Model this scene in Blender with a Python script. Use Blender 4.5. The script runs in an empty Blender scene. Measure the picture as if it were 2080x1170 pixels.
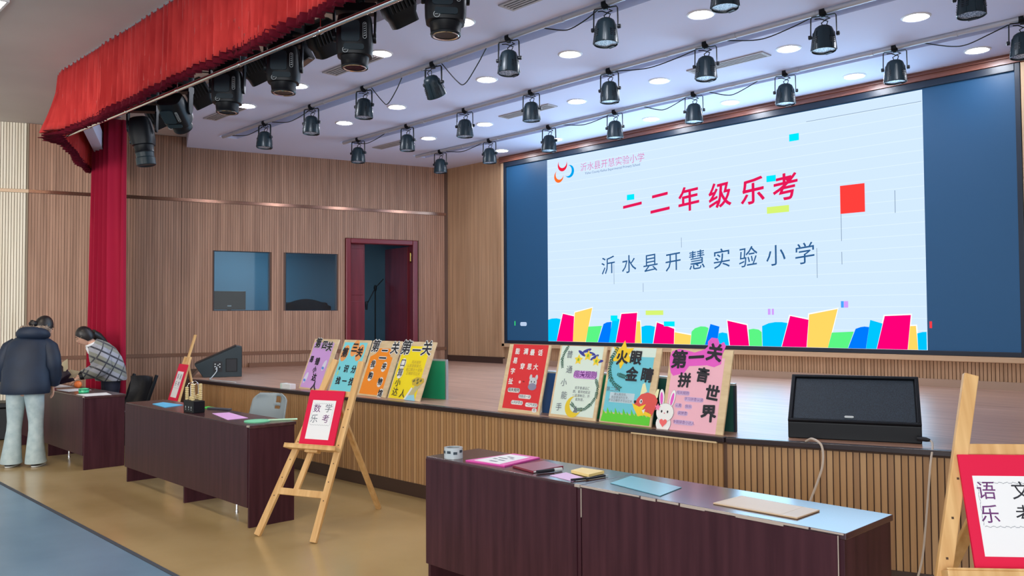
import bpy, bmesh, math, random
from mathutils import Vector, Matrix, Euler
random.seed(7)
SC = bpy.context.scene
COL = SC.collection
R = math.radians
PI = math.pi

# ------------------------------------------------------------------ camera
cam_data = bpy.data.cameras.new('camera')
cam = bpy.data.objects.new('camera', cam_data)
COL.objects.link(cam)
cam_data.sensor_width = 36.0
cam_data.lens = 1720.0 / 2080.0 * 36.0
cam_data.clip_end = 200
cam.matrix_world = Matrix(((0.69396, 0.02769, 0.71948, 0.0),
                           (0.71999, -0.01878, -0.69373, 0.0),
                           (-0.00570, 0.99944, -0.03297, 1.55),
                           (0, 0, 0, 1)))
SC.camera = cam

# ------------------------------------------------------------------ world, lights, exposure
world = bpy.data.worlds.new('hall_ambient'); SC.world = world
world.use_nodes = True
bgn = world.node_tree.nodes['Background']
bgn.inputs[0].default_value = (0.98, 0.97, 0.96, 1)
bgn.inputs[1].default_value = 0.84
SC.view_settings.view_transform = 'Standard'
SC.view_settings.look = 'None'
SC.view_settings.exposure = 0.15
SC.view_settings.gamma = 1.0
SC.view_settings.use_curve_mapping = False

def area_light(name, loc, target, sx, sy, power, color):
    l = bpy.data.lights.new(name, 'AREA'); l.shape = 'RECTANGLE'
    l.size = sx; l.size_y = sy; l.energy = power; l.color = color
    o = bpy.data.objects.new(name, l); COL.objects.link(o)
    o.location = loc
    o.rotation_euler = (Vector(target) - Vector(loc)).to_track_quat('-Z', 'Y').to_euler()
    return o
# daylight through the hall's tall windows behind and to the right of the camera
area_light('window_daylight', (2.2, -4.5, 2.4), (-7.5, 3.2, 1.4), 5.0, 2.2, 330, (0.92, 0.96, 1.0))
wl_ = area_light('window_daylight_side', (-6.5, -4.2, 2.8), (-13.0, 2.6, 2.6), 3.0, 2.0, 50, (1.0, 0.96, 0.90)); wl_.data.spread = R(60)  # unseen lamp added to brighten only the pale wall at far left

# ------------------------------------------------------------------ materials
MATS = {}
def lin(r, g, b):
    f = lambda c: (c / 255 / 12.92) if c / 255 <= 0.04045 else ((c / 255 + 0.055) / 1.055) ** 2.4
    return (f(r), f(g), f(b), 1)
def mat(name, rgb, rough=0.5, metal=0.0, emit=0.0, spec=0.5, sheen=0.0, coat=0.0):
    if name in MATS: return MATS[name]
    m = bpy.data.materials.new(name); m.use_nodes = True
    b = m.node_tree.nodes['Principled BSDF']
    c = lin(*rgb)
    b.inputs['Base Color'].default_value = c
    b.inputs['Roughness'].default_value = rough
    b.inputs['Metallic'].default_value = metal
    b.inputs['Specular IOR Level'].default_value = spec
    if sheen: b.inputs['Sheen Weight'].default_value = sheen
    if coat: b.inputs['Coat Weight'].default_value = coat; b.inputs['Coat Roughness'].default_value = 0.08
    if emit:
        b.inputs['Emission Color'].default_value = c
        b.inputs['Emission Strength'].default_value = emit
    MATS[name] = m
    return m
def NN(m): return m.node_tree.nodes, m.node_tree.links, m.node_tree.nodes['Principled BSDF']
def vary(m, c1, c2, kind='noise', scale=(1, 1, 1), size=5.0, detail=4, bump=0.0, lo=0.3, hi=0.7, island=0.0, coord='Object'):
    """colour grain between c1 and c2; island > 0 also shifts the tone of every loose piece"""
    n, l, b = NN(m)
    tc = n.new('ShaderNodeTexCoord'); mp = n.new('ShaderNodeMapping'); mp.inputs['Scale'].default_value = scale
    l.new(tc.outputs[coord], mp.inputs[0])
    if kind == 'noise':
        t = n.new('ShaderNodeTexNoise'); t.inputs['Scale'].default_value = size; t.inputs['Detail'].default_value = detail
        l.new(mp.outputs[0], t.inputs['Vector']); out = t.outputs['Fac']
    elif kind == 'wave':
        t = n.new('ShaderNodeTexWave'); t.inputs['Scale'].default_value = size; t.inputs['Distortion'].default_value = 3
        l.new(mp.outputs[0], t.inputs['Vector']); out = t.outputs['Fac']
    r = n.new('ShaderNodeValToRGB'); e = r.color_ramp.elements
    e[0].position = lo; e[0].color = lin(*c1); e[1].position = hi; e[1].color = lin(*c2)
    l.new(out, r.inputs[0]); col = r.outputs[0]
    if island:
        g = n.new('ShaderNodeNewGeometry'); mr = n.new('ShaderNodeMapRange')
        mr.inputs['To Min'].default_value = 1 - island; mr.inputs['To Max'].default_value = 1 + island
        l.new(g.outputs['Random Per Island'], mr.inputs[0])
        hs = n.new('ShaderNodeHueSaturation'); l.new(mr.outputs[0], hs.inputs['Value']); l.new(col, hs.inputs['Color'])
        col = hs.outputs[0]
    l.new(col, b.inputs['Base Color'])
    if bump:
        bp = n.new('ShaderNodeBump'); bp.inputs['Strength'].default_value = bump; bp.inputs['Distance'].default_value = 0.01
        l.new(out, bp.inputs['Height']); l.new(bp.outputs[0], b.inputs['Normal'])
    return m

M = mat
m_hallfloor = vary(M('polished_tan_floor', (174, 150, 106), 0.2, spec=0.45), (162, 138, 94), (185, 160, 116), size=0.9, detail=6)
m_bluefloor = vary(M('grey_blue_painted_floor', (106, 138, 164), 0.32), (94, 126, 152), (116, 148, 174), size=1.6, detail=6)  # grey floor; the blue reflection of the windows is put into its colour
m_floorline = M('dark_floor_joint', (58, 66, 78), 0.6)
m_stagefloor = vary(M('varnished_stage_boards', (172, 134, 114), 0.34, spec=0.45), (154, 116, 98), (190, 150, 130), scale=(0.5, 9, 1), size=3.0, detail=5, bump=0.02)
m_nosing = M('dark_stage_nosing', (48, 38, 42), 0.3)
m_slat = vary(M('walnut_wall_slats', (166, 124, 100), 0.5), (146, 108, 86), (174, 134, 110), scale=(14, 14, 0.5), size=2.0, detail=4, island=0.1)
m_slatgap = M('dark_slat_gap', (98, 72, 58), 0.7)
m_slatfront = vary(M('oak_stage_front_slats', (176, 135, 92), 0.5), (160, 121, 80), (190, 150, 106), scale=(14, 14, 0.5), size=2.0, detail=4)
m_slatback = vary(M('oak_back_wall_slats', (184, 146, 112), 0.5), (168, 132, 100), (194, 156, 122), scale=(14, 14, 0.5), size=2.0, island=0.08)
m_litslat = vary(M('pale_cream_slats', (226, 216, 196), 0.5), (214, 202, 180), (232, 224, 206), scale=(12, 12, 0.5), size=2, island=0.05)  # window light on this stretch of wall put into a paler slat colour
m_litgap = M('pale_slat_gap', (150, 138, 118), 0.7)
m_woodtrim = M('glossy_wood_trim', (120, 84, 66), 0.2, spec=0.7)
m_bronze = M('polished_bronze_band', (158, 118, 100), 0.14, metal=0.9)
m_chrome = M('chrome', (220, 222, 225), 0.15, metal=1.0)
m_redtrim = vary(M('reddish_brown_trim', (140, 88, 72), 0.35), (120, 72, 60), (156, 100, 82), scale=(0.6, 10, 10), size=3)
m_paletrim = M('light_wood_trim', (205, 172, 138), 0.35)
m_baseb = M('brushed_bronze_baseboard', (186, 160, 142), 0.28, metal=0.5)
m_darkbase = M('dark_brown_baseboard', (66, 48, 42), 0.35)
m_ceil = M('white_ceiling_paint', (220, 224, 250), 0.8)  # white paint tinted lavender, the cool stage light put into the colour
m_hallceil = vary(M('grey_hall_ceiling_paint', (206, 198, 190), 0.85), (200, 191, 184), (212, 204, 196), size=0.7)
m_velvet = vary(M('red_velvet', (186, 52, 52), 0.85, sheen=0.1, spec=0.15), (166, 40, 42), (194, 60, 58), size=9, scale=(1, 1, 0.3))
m_fringe = M('maroon_fringe', (84, 5, 26), 0.85, spec=0.15)
m_crimson = M('crimson_curtain_cloth', (158, 6, 48), 0.75, sheen=0.1, spec=0.25)
m_navy = M('unlit_led_surface', (26, 66, 100), 0.45, emit=0.55, spec=0.4)  # black LED surface given a faint navy glow to lift its black
m_bezel = M('dark_led_bezel', (28, 40, 56), 0.35)
m_black = M('black_powder_coat', (13, 17, 23), 0.42, spec=0.25)
m_black2 = M('dark_teal_black_housing', (28, 44, 52), 0.36, spec=0.35)
m_ledface = vary(M('unlit_led_lens_array', (176, 196, 222), 0.25), (96, 116, 140), (214, 230, 248), size=150, detail=1, lo=0.45, hi=0.6)
m_glasslens = M('dark_glass_lens', (16, 22, 30), 0.05, spec=0.9)
m_pipe = M('grey_white_pipe', (196, 198, 206), 0.35, metal=0.3)
m_cable = M('black_cable', (14, 20, 30), 0.5)
m_white = M('white_plastic', (232, 234, 236), 0.4)
m_logo = M('pale_grey_print', (188, 196, 200), 0.5)
m_lampwhite = M('downlight_glow', (238, 244, 255), 0.5, emit=115.0)
m_vent = M('vent_grey', (176, 168, 168), 0.6)
m_ventdark = M('vent_slot_dark', (96, 88, 90), 0.7)
m_desk = vary(M('dark_mahogany_laminate', (64, 33, 40), 0.36, spec=0.22), (54, 26, 34), (72, 39, 47), scale=(10, 10, 0.7), size=2.4, detail=5)
m_desktop = vary(M('dark_mahogany_desk_top', (70, 42, 46), 0.2, spec=0.7), (60, 36, 40), (80, 50, 54), scale=(0.7, 10, 10), size=2.4, detail=5)
m_deskedge = M('worn_pale_edge', (176, 162, 152), 0.6)
m_pine = vary(M('pine_easel_wood', (216, 172, 112), 0.45), (200, 152, 92), (228, 188, 130), scale=(14, 14, 1.2), size=1.8, detail=5)
m_pinedark = M('dark_peg_hole', (70, 46, 28), 0.7)
m_ply = vary(M('plywood_board', (222, 198, 158), 0.5), (212, 186, 144), (230, 208, 170), scale=(2, 2, 8), size=3)
m_redcard = M('red_card', (222, 20, 70), 0.55, spec=0.25)
m_paper = M('white_paper', (236, 238, 242), 0.6)
m_ink = M('black_ink', (26, 28, 40), 0.6)
m_purpleink = M('purple_ink', (104, 42, 112), 0.6)
m_greyink = M('grey_ink', (112, 120, 132), 0.6)
m_green = M('green_chalkboard', (20, 148, 104), 0.45)
m_dkgreen = M('dark_green_chalkboard', (22, 74, 66), 0.45)
m_bluebd = M('blue_chalkboard_back', (28, 76, 134), 0.45)
m_alu = M('aluminium_frame', (196, 202, 210), 0.3, metal=0.8)
m_leather = vary(M('black_leather', (26, 26, 30), 0.26, spec=0.6), (20, 20, 24), (34, 34, 38), size=30, bump=0.15)
m_greyplastic = M('grey_plastic', (150, 164, 172), 0.4)
m_door = vary(M('dark_red_door', (104, 28, 40), 0.28), (92, 22, 34), (116, 34, 46), scale=(8, 8, 0.6), size=2)
m_doorframe = M('dark_red_door_frame', (116, 34, 44), 0.28)
m_room = M('control_room_paint', (128, 162, 182), 0.8)
m_roomfloor = M('control_room_floor', (88, 84, 82), 0.6)
m_brass = M('brass', (214, 178, 96), 0.25, metal=1.0)

m_glass = bpy.data.materials.new('window_glass'); m_glass.use_nodes = True
_n = m_glass.node_tree.nodes; _l = m_glass.node_tree.links
_n.remove(_n['Principled BSDF'])
_t = _n.new('ShaderNodeBsdfTransparent'); _t.inputs[0].default_value = (0.86, 0.93, 0.97, 1)
_g = _n.new('ShaderNodeBsdfGlossy'); _g.inputs['Roughness'].default_value = 0.03
_f = _n.new('ShaderNodeFresnel'); _f.inputs[0].default_value = 1.6
_x = _n.new('ShaderNodeMixShader')
_l.new(_f.outputs[0], _x.inputs[0]); _l.new(_t.outputs[0], _x.inputs[1]); _l.new(_g.outputs[0], _x.inputs[2])
_l.new(_x.outputs[0], _n['Material Output'].inputs[0])

def emitmat(name, rgb, strength=1.0):
    if name in MATS: return MATS[name]
    m = bpy.data.materials.new(name); m.use_nodes = True
    n, l = m.node_tree.nodes, m.node_tree.links
    n.remove(n['Principled BSDF'])
    e = n.new('ShaderNodeEmission'); e.inputs[0].default_value = lin(*rgb); e.inputs[1].default_value = strength
    l.new(e.outputs[0], n['Material Output'].inputs[0])
    MATS[name] = m
    return m
# the lit slide on the LED wall, with the faint bright seams between LED modules
m_slide = emitmat('lit_led_slide', (212, 234, 255))
n, l = m_slide.node_tree.nodes, m_slide.node_tree.links
tc = n.new('ShaderNodeTexCoord'); sp = n.new('ShaderNodeSeparateXYZ'); l.new(tc.outputs['Object'], sp.inputs[0])
md = n.new('ShaderNodeMath'); md.operation = 'PINGPONG'; md.inputs[1].default_value = 0.0625; l.new(sp.outputs['Z'], md.inputs[0])
cp = n.new('ShaderNodeMath'); cp.operation = 'LESS_THAN'; cp.inputs[1].default_value = 0.0035; l.new(md.outputs[0], cp.inputs[0])
mx = n.new('ShaderNodeMixRGB'); mx.inputs[1].default_value = lin(204, 226, 250); mx.inputs[2].default_value = lin(216, 235, 252)
l.new(cp.outputs[0], mx.inputs[0]); l.new(mx.outputs[0], n['Emission'].inputs[0])

# ------------------------------------------------------------------ builders
class MB:
    def __init__(s): s.v = []; s.f = []
    def quad(s, a, b, c, d):
        i = len(s.v); s.v += [Vector(p) for p in (a, b, c, d)]; s.f.append((i, i+1, i+2, i+3)); return s
    def poly(s, pts):
        i = len(s.v); s.v += [Vector(p) for p in pts]; s.f.append(tuple(range(i, i+len(pts)))); return s
    def box(s, c, d, rot=None, taper=None):
        i = len(s.v); hx, hy, hz = d[0]/2, d[1]/2, d[2]/2
        for z in (-hz, hz):
            k = taper if (taper and z > 0) else 1
            for x, y in ((-hx, -hy), (hx, -hy), (hx, hy), (-hx, hy)):
                p = Vector((x*k, y*k, z))
                if rot is not None: p = rot @ p
                s.v.append(p + Vector(c))
        s.f += [tuple(i+k for k in q) for q in ((3,2,1,0),(4,5,6,7),(0,1,5,4),(1,2,6,5),(2,3,7,6),(3,0,4,7))]
        return s
    def bx(s, x0, x1, y0, y1, z0, z1):
        return s.box(((x0+x1)/2, (y0+y1)/2, (z0+z1)/2), (abs(x1-x0), abs(y1-y0), abs(z1-z0)))
    def prism(s, pts, z0, z1):
        """pts counter-clockwise in plan"""
        n = len(pts); i = len(s.v)
        s.v += [Vector((p[0], p[1], z0)) for p in pts] + [Vector((p[0], p[1], z1)) for p in pts]
        s.f.append(tuple(i+k for k in reversed(range(n)))); s.f.append(tuple(i+n+k for k in range(n)))
        for k in range(n):
            j = (k+1) % n; s.f.append((i+k, i+j, i+n+j, i+n+k))
        return s
    def extr(s, pts, y0, y1):
        """outline pts (x, z) pushed from y0 to y1"""
        n = len(pts); i = len(s.v)
        s.v += [Vector((p[0], y0, p[1])) for p in pts] + [Vector((p[0], y1, p[1])) for p in pts]
        s.f.append(tuple(i+k for k in range(n))); s.f.append(tuple(i+n+k for k in reversed(range(n))))
        for k in range(n):
            j = (k+1) % n; s.f.append((i+j, i+k, i+n+k, i+n+j))
        return s
    def bar(s, a, b, w, h, up=(0, 0, 1)):
        a, b = Vector(a), Vector(b); d = (b-a).normalized(); u = Vector(up)
        r = d.cross(u)
        if r.length < 1e-4: r = d.cross(Vector((0, 1, 0)))
        r.normalize(); u = r.cross(d).normalized()
        i = len(s.v)
        for p in (a, b):
            for x, y in ((-1, -1), (1, -1), (1, 1), (-1, 1)): s.v.append(p + r*(x*w/2) + u*(y*h/2))
        s.f += [tuple(i+k for k in q) for q in ((0,1,2,3),(7,6,5,4),(1,0,4,5),(2,1,5,6),(3,2,6,7),(0,3,7,4))]
        return s
    def tube(s, pts, rad, n=8, cap=True, flat=None):
        pts = [Vector(p) for p in pts]; m = len(pts)
        if not hasattr(rad, '__len__'): rad = [rad]*m
        t0 = (pts[1]-pts[0]).normalized()
        ref = Vector((0, 0, 1)) if abs(t0.z) < 0.9 else Vector((1, 0, 0))
        nrm = (ref - t0*ref.dot(t0)).normalized(); i0 = len(s.v); prev = t0
        for k in range(m):
            t = (pts[min(k+1, m-1)] - pts[max(k-1, 0)])
            t = t.normalized() if t.length > 1e-9 else prev
            nrm = (nrm - t*nrm.dot(t))
            nrm = nrm.normalized() if nrm.length > 1e-6 else t.orthogonal().normalized()
            bi = t.cross(nrm); prev = t
            rr = rad[k]; ra, rb = (rr if hasattr(rr, '__len__') else (rr, rr))
            for j in range(n):
                a = 2*PI*j/n; s.v.append(pts[k] + nrm*(math.cos(a)*ra) + bi*(math.sin(a)*rb))
        for k in range(m-1):
            for j in range(n):
                a = i0+k*n+j; b = i0+k*n+(j+1) % n; s.f.append((a, b, b+n, a+n))
        if cap:
            s.f.append(tuple(i0+j for j in reversed(range(n)))); s.f.append(tuple(i0+(m-1)*n+j for j in range(n)))
        return s
    def lathe(s, prof, n=20, c=(0, 0, 0), axis=None, cap=True):
        """prof [(radius, height)] about z at c, or about axis (a rotation matrix)"""
        i0 = len(s.v); c = Vector(c); m = len(prof)
        for r, z in prof:
            for j in range(n):
                a = 2*PI*j/n; p = Vector((r*math.cos(a), r*math.sin(a), z))
                if axis is not None: p = axis @ p
                s.v.append(p + c)
        for k in range(m-1):
            for j in range(n):
                a = i0+k*n+j; b = i0+k*n+(j+1) % n; s.f.append((a, b, b+n, a+n))
        if cap:
            s.f.append(tuple(i0+j for j in reversed(range(n)))); s.f.append(tuple(i0+(m-1)*n+j for j in range(n)))
        return s
    def rings(s, rings, n=20, cap=True):
        """rings [(centre, half-axis a, half-axis b)]"""
        i0 = len(s.v)
        for c, a, b in rings:
            c, a, b = Vector(c), Vector(a), Vector(b)
            for j in range(n):
                t = 2*PI*j/n; s.v.append(c + a*math.cos(t) + b*math.sin(t))
        for k in range(len(rings)-1):
            for j in range(n):
                a = i0+k*n+j; b = i0+k*n+(j+1) % n; s.f.append((a, b, b+n, a+n))
        if cap:
            s.f.append(tuple(i0+j for j in reversed(range(n)))); s.f.append(tuple(i0+(len(rings)-1)*n+j for j in range(n)))
        return s
    def ball(s, c, r, n=12, m=8):
        rx, ry, rz = r if hasattr(r, '__len__') else (r, r, r)
        prof = []
        i0 = len(s.v); c = Vector(c)
        for k in range(1, m):
            p = -PI/2 + PI*k/m
            for j in range(n):
                a = 2*PI*j/n; s.v.append(c + Vector((rx*math.cos(p)*math.cos(a), ry*math.cos(p)*math.sin(a), rz*math.sin(p))))
        s.v.append(c - Vector((0, 0, rz))); s.v.append(c + Vector((0, 0, rz))); b0 = len(s.v)-2
        for k in range(m-2):
            for j in range(n):
                a = i0+k*n+j; b = i0+k*n+(j+1) % n; s.f.append((a, b, b+n, a+n))
        for j in range(n):
            s.f.append((b0, i0+(j+1) % n, i0+j)); t = i0+(m-2)*n; s.f.append((b0+1, t+j, t+(j+1) % n))
        return s
    def xf(s, mtx):
        s.v = [mtx @ p for p in s.v]; return s
    def mesh(s, name, m, smooth=False):
        me = bpy.data.meshes.new(name); me.from_pydata([tuple(p) for p in s.v], [], s.f); me.update()
        if m: me.materials.append(m)
        if smooth:
            me.polygons.foreach_set('use_smooth', [True]*len(me.polygons))
            try: me.set_sharp_from_angle(angle=R(38))
            except Exception: pass
        return me
    def make(s, name, m, parent=None, smooth=False, bevel=0.0, label=None, kind=None, loc=None, rot=None):
        return link(name, s.mesh(name, m, smooth), parent, bevel, label, kind, loc, rot)

def link(name, me, parent=None, bevel=0.0, label=None, kind=None, loc=None, rot=None):
    o = bpy.data.objects.new(name, me); COL.objects.link(o)
    if parent is not None: o.parent = parent
    if loc is not None: o.location = loc
    if rot is not None: o.rotation_euler = rot
    if bevel:
        bv = o.modifiers.new('bevel', 'BEVEL'); bv.width = bevel; bv.segments = 2; bv.limit_method = 'ANGLE'; bv.angle_limit = R(40)
    if label: o['label'] = label
    if kind: o['kind'] = kind
    return o
def tag(o, label, cat, group=None):
    o['label'] = label; o['category'] = cat
    if group: o['group'] = group
    return o
def thing(name, label, cat, loc=(0, 0, 0), rot=(0, 0, 0), group=None):
    o = bpy.data.objects.new(name, None); COL.objects.link(o); o.empty_display_size = 0.1
    o.location = loc; o.rotation_euler = rot
    return tag(o, label, cat, group)
def struct(name, mb, m, **k):
    return mb.make(name, m, kind='structure', **k)
def dup(root, loc, rot=None, label=None, group=None):
    r = root.copy(); COL.objects.link(r); r.location = loc
    if rot is not None: r.rotation_euler = rot
    if label: r['label'] = label
    if group: r['group'] = group
    for ch in root.children:
        c = ch.copy(); COL.objects.link(c); c.parent = r
        for g in ch.children:
            e = g.copy(); COL.objects.link(e); e.parent = c
    return r
def text_mesh(s, size, off=0.0, shear=0.0, squeeze=1.0):
    bold = off if off > 0.011 else 0.0
    if bold: off = 0.006
    """lettering as a flat mesh in the xz plane, centred, facing -y"""
    c = bpy.data.curves.new('lettering', 'FONT'); c.body = s; c.size = size; c.offset = off*size
    c.align_x = 'CENTER'; c.align_y = 'CENTER'; c.resolution_u = 2
    o = bpy.data.objects.new('lettering', c); COL.objects.link(o)
    dg = bpy.context.evaluated_depsgraph_get()
    me = bpy.data.meshes.new_from_object(o.evaluated_get(dg))
    bpy.data.objects.remove(o); bpy.data.curves.remove(c)
    for v in me.vertices:
        x, y = v.co.x, v.co.y
        v.co = (x*squeeze, 0, y + shear*x)
    me.name = 'lettering'; me.materials.clear()
    if bold:
        vs = [v.co.copy() for v in me.vertices]; fs = [tuple(f.vertices) for f in me.polygons]; nv = len(vs); V = []; F = []
        for k, (dx, dz) in enumerate([(0, 0)] + [(math.cos(a), math.sin(a)) for a in [2*PI*i/8 for i in range(8)]]):
            V += [(v.x + dx*bold*size, v.y - 0.00002*k, v.z + dz*bold*size) for v in vs]; F += [tuple(i+k*nv for i in f) for f in fs]
        me = bpy.data.meshes.new('lettering'); me.from_pydata(V, [], F); me.update()
    return me
_tc = {}
def letters(s, x, z, y, size, m, parent, off=0.0, shear=0.0, squeeze=1.0, tilt=0.0, name='lettering', label=None):
    key = (s, round(size, 4), off, shear, squeeze, m.name)
    me = _tc.get(key)
    if me is None:
        me = text_mesh(s, size, off, shear, squeeze); me.materials.append(m); _tc[key] = me
    return link(name, me, parent, loc=(x, y, z), rot=(0, tilt, 0), label=label)
def flat(pts, y, m, name, parent, thick=0.0015, label=None):
    """a thin cut-out (x, z outline) lying on a board facing -y"""
    return MB().extr(pts, y - thick, y).make(name, m, parent, label=label)
def circ(cx, cz, rx, rz=None, n=20, a0=0, a1=2*PI):
    rz = rz or rx
    k = n if a1-a0 >= 2*PI-1e-6 else n+1
    return [(cx + rx*math.cos(a0+(a1-a0)*i/n), cz + rz*math.sin(a0+(a1-a0)*i/n)) for i in range(k)]
def rrect(x0, x1, z0, z1, r):
    pts = []
    for cx, cz, a in ((x1-r, z0+r, -PI/2), (x1-r, z1-r, 0), (x0+r, z1-r, PI/2), (x0+r, z0+r, PI)):
        pts += [(cx + r*math.cos(a+PI/2*i/4), cz + r*math.sin(a+PI/2*i/4)) for i in range(5)]
    return pts

# ------------------------------------------------------------------ floor, stage, walls, ceilings
struct('floor', MB().prism([(-14.8, 2.1), (2.6, 2.1), (2.6, 9.3), (-14.8, 9.3)], -0.1, 0.0), m_hallfloor)
struct('floor_front', MB().prism([(-14.8, -6), (2.6, -6), (2.6, 2.1), (-14.8, 2.08)], -0.1, 0.004), m_bluefloor)
struct('trim_1', MB().bar((-14.8, 2.09, 0.002), (2.6, 2.11, 0.002), 0.03, 0.012), m_floorline)

STAGE = [(-12.25, 5.40), (-10.25, 4.40), (-2.85, 4.575), (-1.55, 5.02), (0.35, 5.67), (-0.9, 9.18), (-11.08, 9.18)]
stage = struct('floor_stage', MB().prism(STAGE, 0.0, 0.792), m_slatgap)
MB().prism(STAGE, 0.792, 0.8).make('stage_boards', m_stagefloor, stage, label='glossy reddish-brown varnished stage boards')
EDGE = STAGE[:5]
def off_line(a, b, o):
    a, b = Vector(a), Vector(b); t = (b-a).normalized(); nn = Vector((t.y, -t.x)); return a + nn*o, b + nn*o
for a, b in zip(EDGE, EDGE[1:]):
    p, q = off_line(a, b, 0.016)
    MB().bar((p.x, p.y, 0.784), (q.x, q.y, 0.784), 0.05, 0.034).make('nosing', m_nosing, stage, bevel=0.006, label='dark edge strip of the stage')
    p, q = off_line(a, b, 0.009)
    MB().bar((p.x, p.y, 0.0575), (q.x, q.y, 0.0575), 0.022, 0.115).make('baseboard', m_darkbase, stage, label='dark skirting board along the stage front')
# slats of the stage front: the nearest ones are single pieces, the far ones one mesh
PITCH = 0.036
slat_me = MB().box((0, 0, 0), (0.0295, 0.013, 0.642)).mesh('slat', m_slatfront)
slat_tone = [vary(mat('oak_stage_front_slats_%d' % k, c, 0.5), tuple(x-12 for x in c), tuple(x+10 for x in c), scale=(14, 14, 0.5), size=2.0)
             for k, c in enumerate([(176, 136, 94), (166, 126, 84), (184, 146, 104), (158, 120, 84)])]
slat_mes = []
for mm in slat_tone:
    e = slat_me.copy(); e.materials.clear(); e.materials.append(mm); slat_mes.append(e)
far_slats = MB(); n_single = 0
segs = list(zip(EDGE, EDGE[1:]))
for si, (a, b) in enumerate(segs):
    a2, b2 = Vector(a), Vector(b); L = (b2-a2).length; t = (b2-a2)/L; nn = Vector((t.y, -t.x)); ang = math.atan2(t.y, t.x)
    k = 0
    while (k+1)*PITCH < L:
        p = a2 + t*((k+0.5)*PITCH) + nn*0.0066; k += 1
        near = (si == 1 and p.x > -7.6) or (si >= 2 and p.x < -0.4)
        if near and n_single < 296:
            o = link('slat', slat_mes[(k*7 + k//5) % 4], stage, loc=(p.x, p.y, 0.436), rot=(0, 0, ang)); n_single += 1
        else:
            far_slats.box((p.x, p.y, 0.436), (0.0295, 0.013, 0.642), Matrix.Rotation(ang, 3, 'Z'))
far_slats.make('slat_row', slat_tone[0], stage, kind='stuff')
# a chipped strip of bare wood on the stage edge at its corner
MB().bar((-3.55, 4.525, 0.775), (-2.9, 4.54, 0.775), 0.012, 0.03).make('bare_wood_strip', m_ply, stage, label='pale bare wood strip on the stage edge')

def slat_field(x0, x1, rows, holes, pitch, w, mb, d=0.014):
    k = 0
    while x0 + (k+1)*pitch <= x1 + 1e-6:
        c = x0 + (k+0.5)*pitch; k += 1
        for z0, z1 in rows:
            iv = [(z0, z1)]
            for hx0, hx1, hz0, hz1 in holes:
                if hx0 - w/2 < c < hx1 + w/2:
                    nv = []
                    for u, v in iv:
                        if hz1 <= u or hz0 >= v: nv.append((u, v)); continue
                        if hz0 > u: nv.append((u, hz0))
                        if hz1 < v: nv.append((hz1, v))
                    iv = nv
            for u, v in iv:
                if v-u > 0.02: mb.bx(c-w/2, c+w/2, -d, 0.004, u, v)
    return mb

# left wall, in its own frame: x runs along the wall (0 = back corner), -y is the room
LROT = R(74)
def lwall(x, y, z):
    return Vector((-11.105 + x*math.cos(LROT) - y*math.sin(LROT), 9.144 + x*math.sin(LROT) + y*math.cos(LROT), z))
HOLES = [(-3.75, -2.93, 1.65, 2.55), (-2.69, -1.88, 1.65, 2.55), (-1.73, -0.53, 0.8, 2.8)]
wl = MB()
xs = [-6.16, -3.75, -2.93, -2.69, -1.88, -1.73, -0.53, 0.15]
for a, b in zip(xs, xs[1:]):
    h = [q for q in HOLES if abs(q[0]-a) < 1e-6]
    if h:
        if h[0][2] > 0.0: wl.bx(a, b, 0, 0.08, 0, h[0][2])
        wl.bx(a, b, 0, 0.08, h[0][3], 4.25)
    else: wl.bx(a, b, 0, 0.08, 0, 4.25)
wall_left = struct('wall_left', wl, m_slatgap, loc=(-11.105, 9.144, 0), rot=(0, 0, LROT))
fld = MB()
slat_field(-6.15, -4.2, [(0.12, 0.985), (1.035, 3.255), (3.305, 4.205)], [], PITCH, 0.0322, fld)
slat_field(-4.2, 0.0, [(0.80, 0.985), (1.035, 3.255), (3.305, 4.205)], HOLES + [(-1.75, -0.515, 0.8, 2.815)], PITCH, 0.0322, fld)
fld.make('slat_row', m_slat, wall_left, kind='stuff')
for z in (1.01, 3.28):
    tm = MB()
    if z < 2: tm.bx(-6.15, -1.8, -0.026, 0, z-0.024, z+0.024).bx(-0.46, 0, -0.026, 0, z-0.024, z+0.024)
    else: tm.bx(-6.15, 0, -0.026, 0, z-0.022, z+0.022)
    tm.make('trim', m_bronze if z > 2 else m_woodtrim, wall_left, label='glossy dark wood band across the slats')
struct('baseboard_left', MB().bx(-6.15, -4.2, -0.02, 0, 0, 0.12), m_darkbase, loc=(-11.105, 9.144, 0), rot=(0, 0, LROT))
# low wooden ledge at the foot of the wall on the stage
struct('trim_2', MB().bx(-3.25, -1.85, -0.12, -0.016, 0.80, 0.865), m_woodtrim, loc=(-11.105, 9.144, 0), rot=(0, 0, LROT))

# slatted wall nearer the audience, its window light painted into the colour
PROT = R(68)
wall_pale = struct('wall_left_front', MB().bx(-5.2, 0, 0, 0.2, 0, 4.25), m_litgap, loc=lwall(-6.15, 0, 0), rot=(0, 0, PROT))
slat_field(-5.2, 0, [(0.12, 3.255), (3.305, 4.205)], [], 0.034, 0.026, MB(), 0.018).make('slat_row', m_litslat, wall_pale, kind='stuff')
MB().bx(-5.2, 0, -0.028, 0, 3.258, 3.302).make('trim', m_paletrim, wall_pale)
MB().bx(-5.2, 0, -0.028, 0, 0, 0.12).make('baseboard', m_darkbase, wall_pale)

# right wall mirrors the left one, just outside the picture
RROT = R(-74)
wall_right = struct('wall_right', MB().bx(0, 4.3, 0, 0.2, 0, 4.25), m_slatgap, loc=(-0.95, 9.2, 0), rot=(0, 0, RROT))
slat_field(0, 4.3, [(0.8, 3.255), (3.305, 4.205)], [], PITCH, 0.0295, MB()).make('slat_row', m_slat, wall_right, kind='stuff')
MB().bx(0, 4.3, -0.026, 0, 3.258, 3.302).make('trim', m_woodtrim, wall_right)

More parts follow.
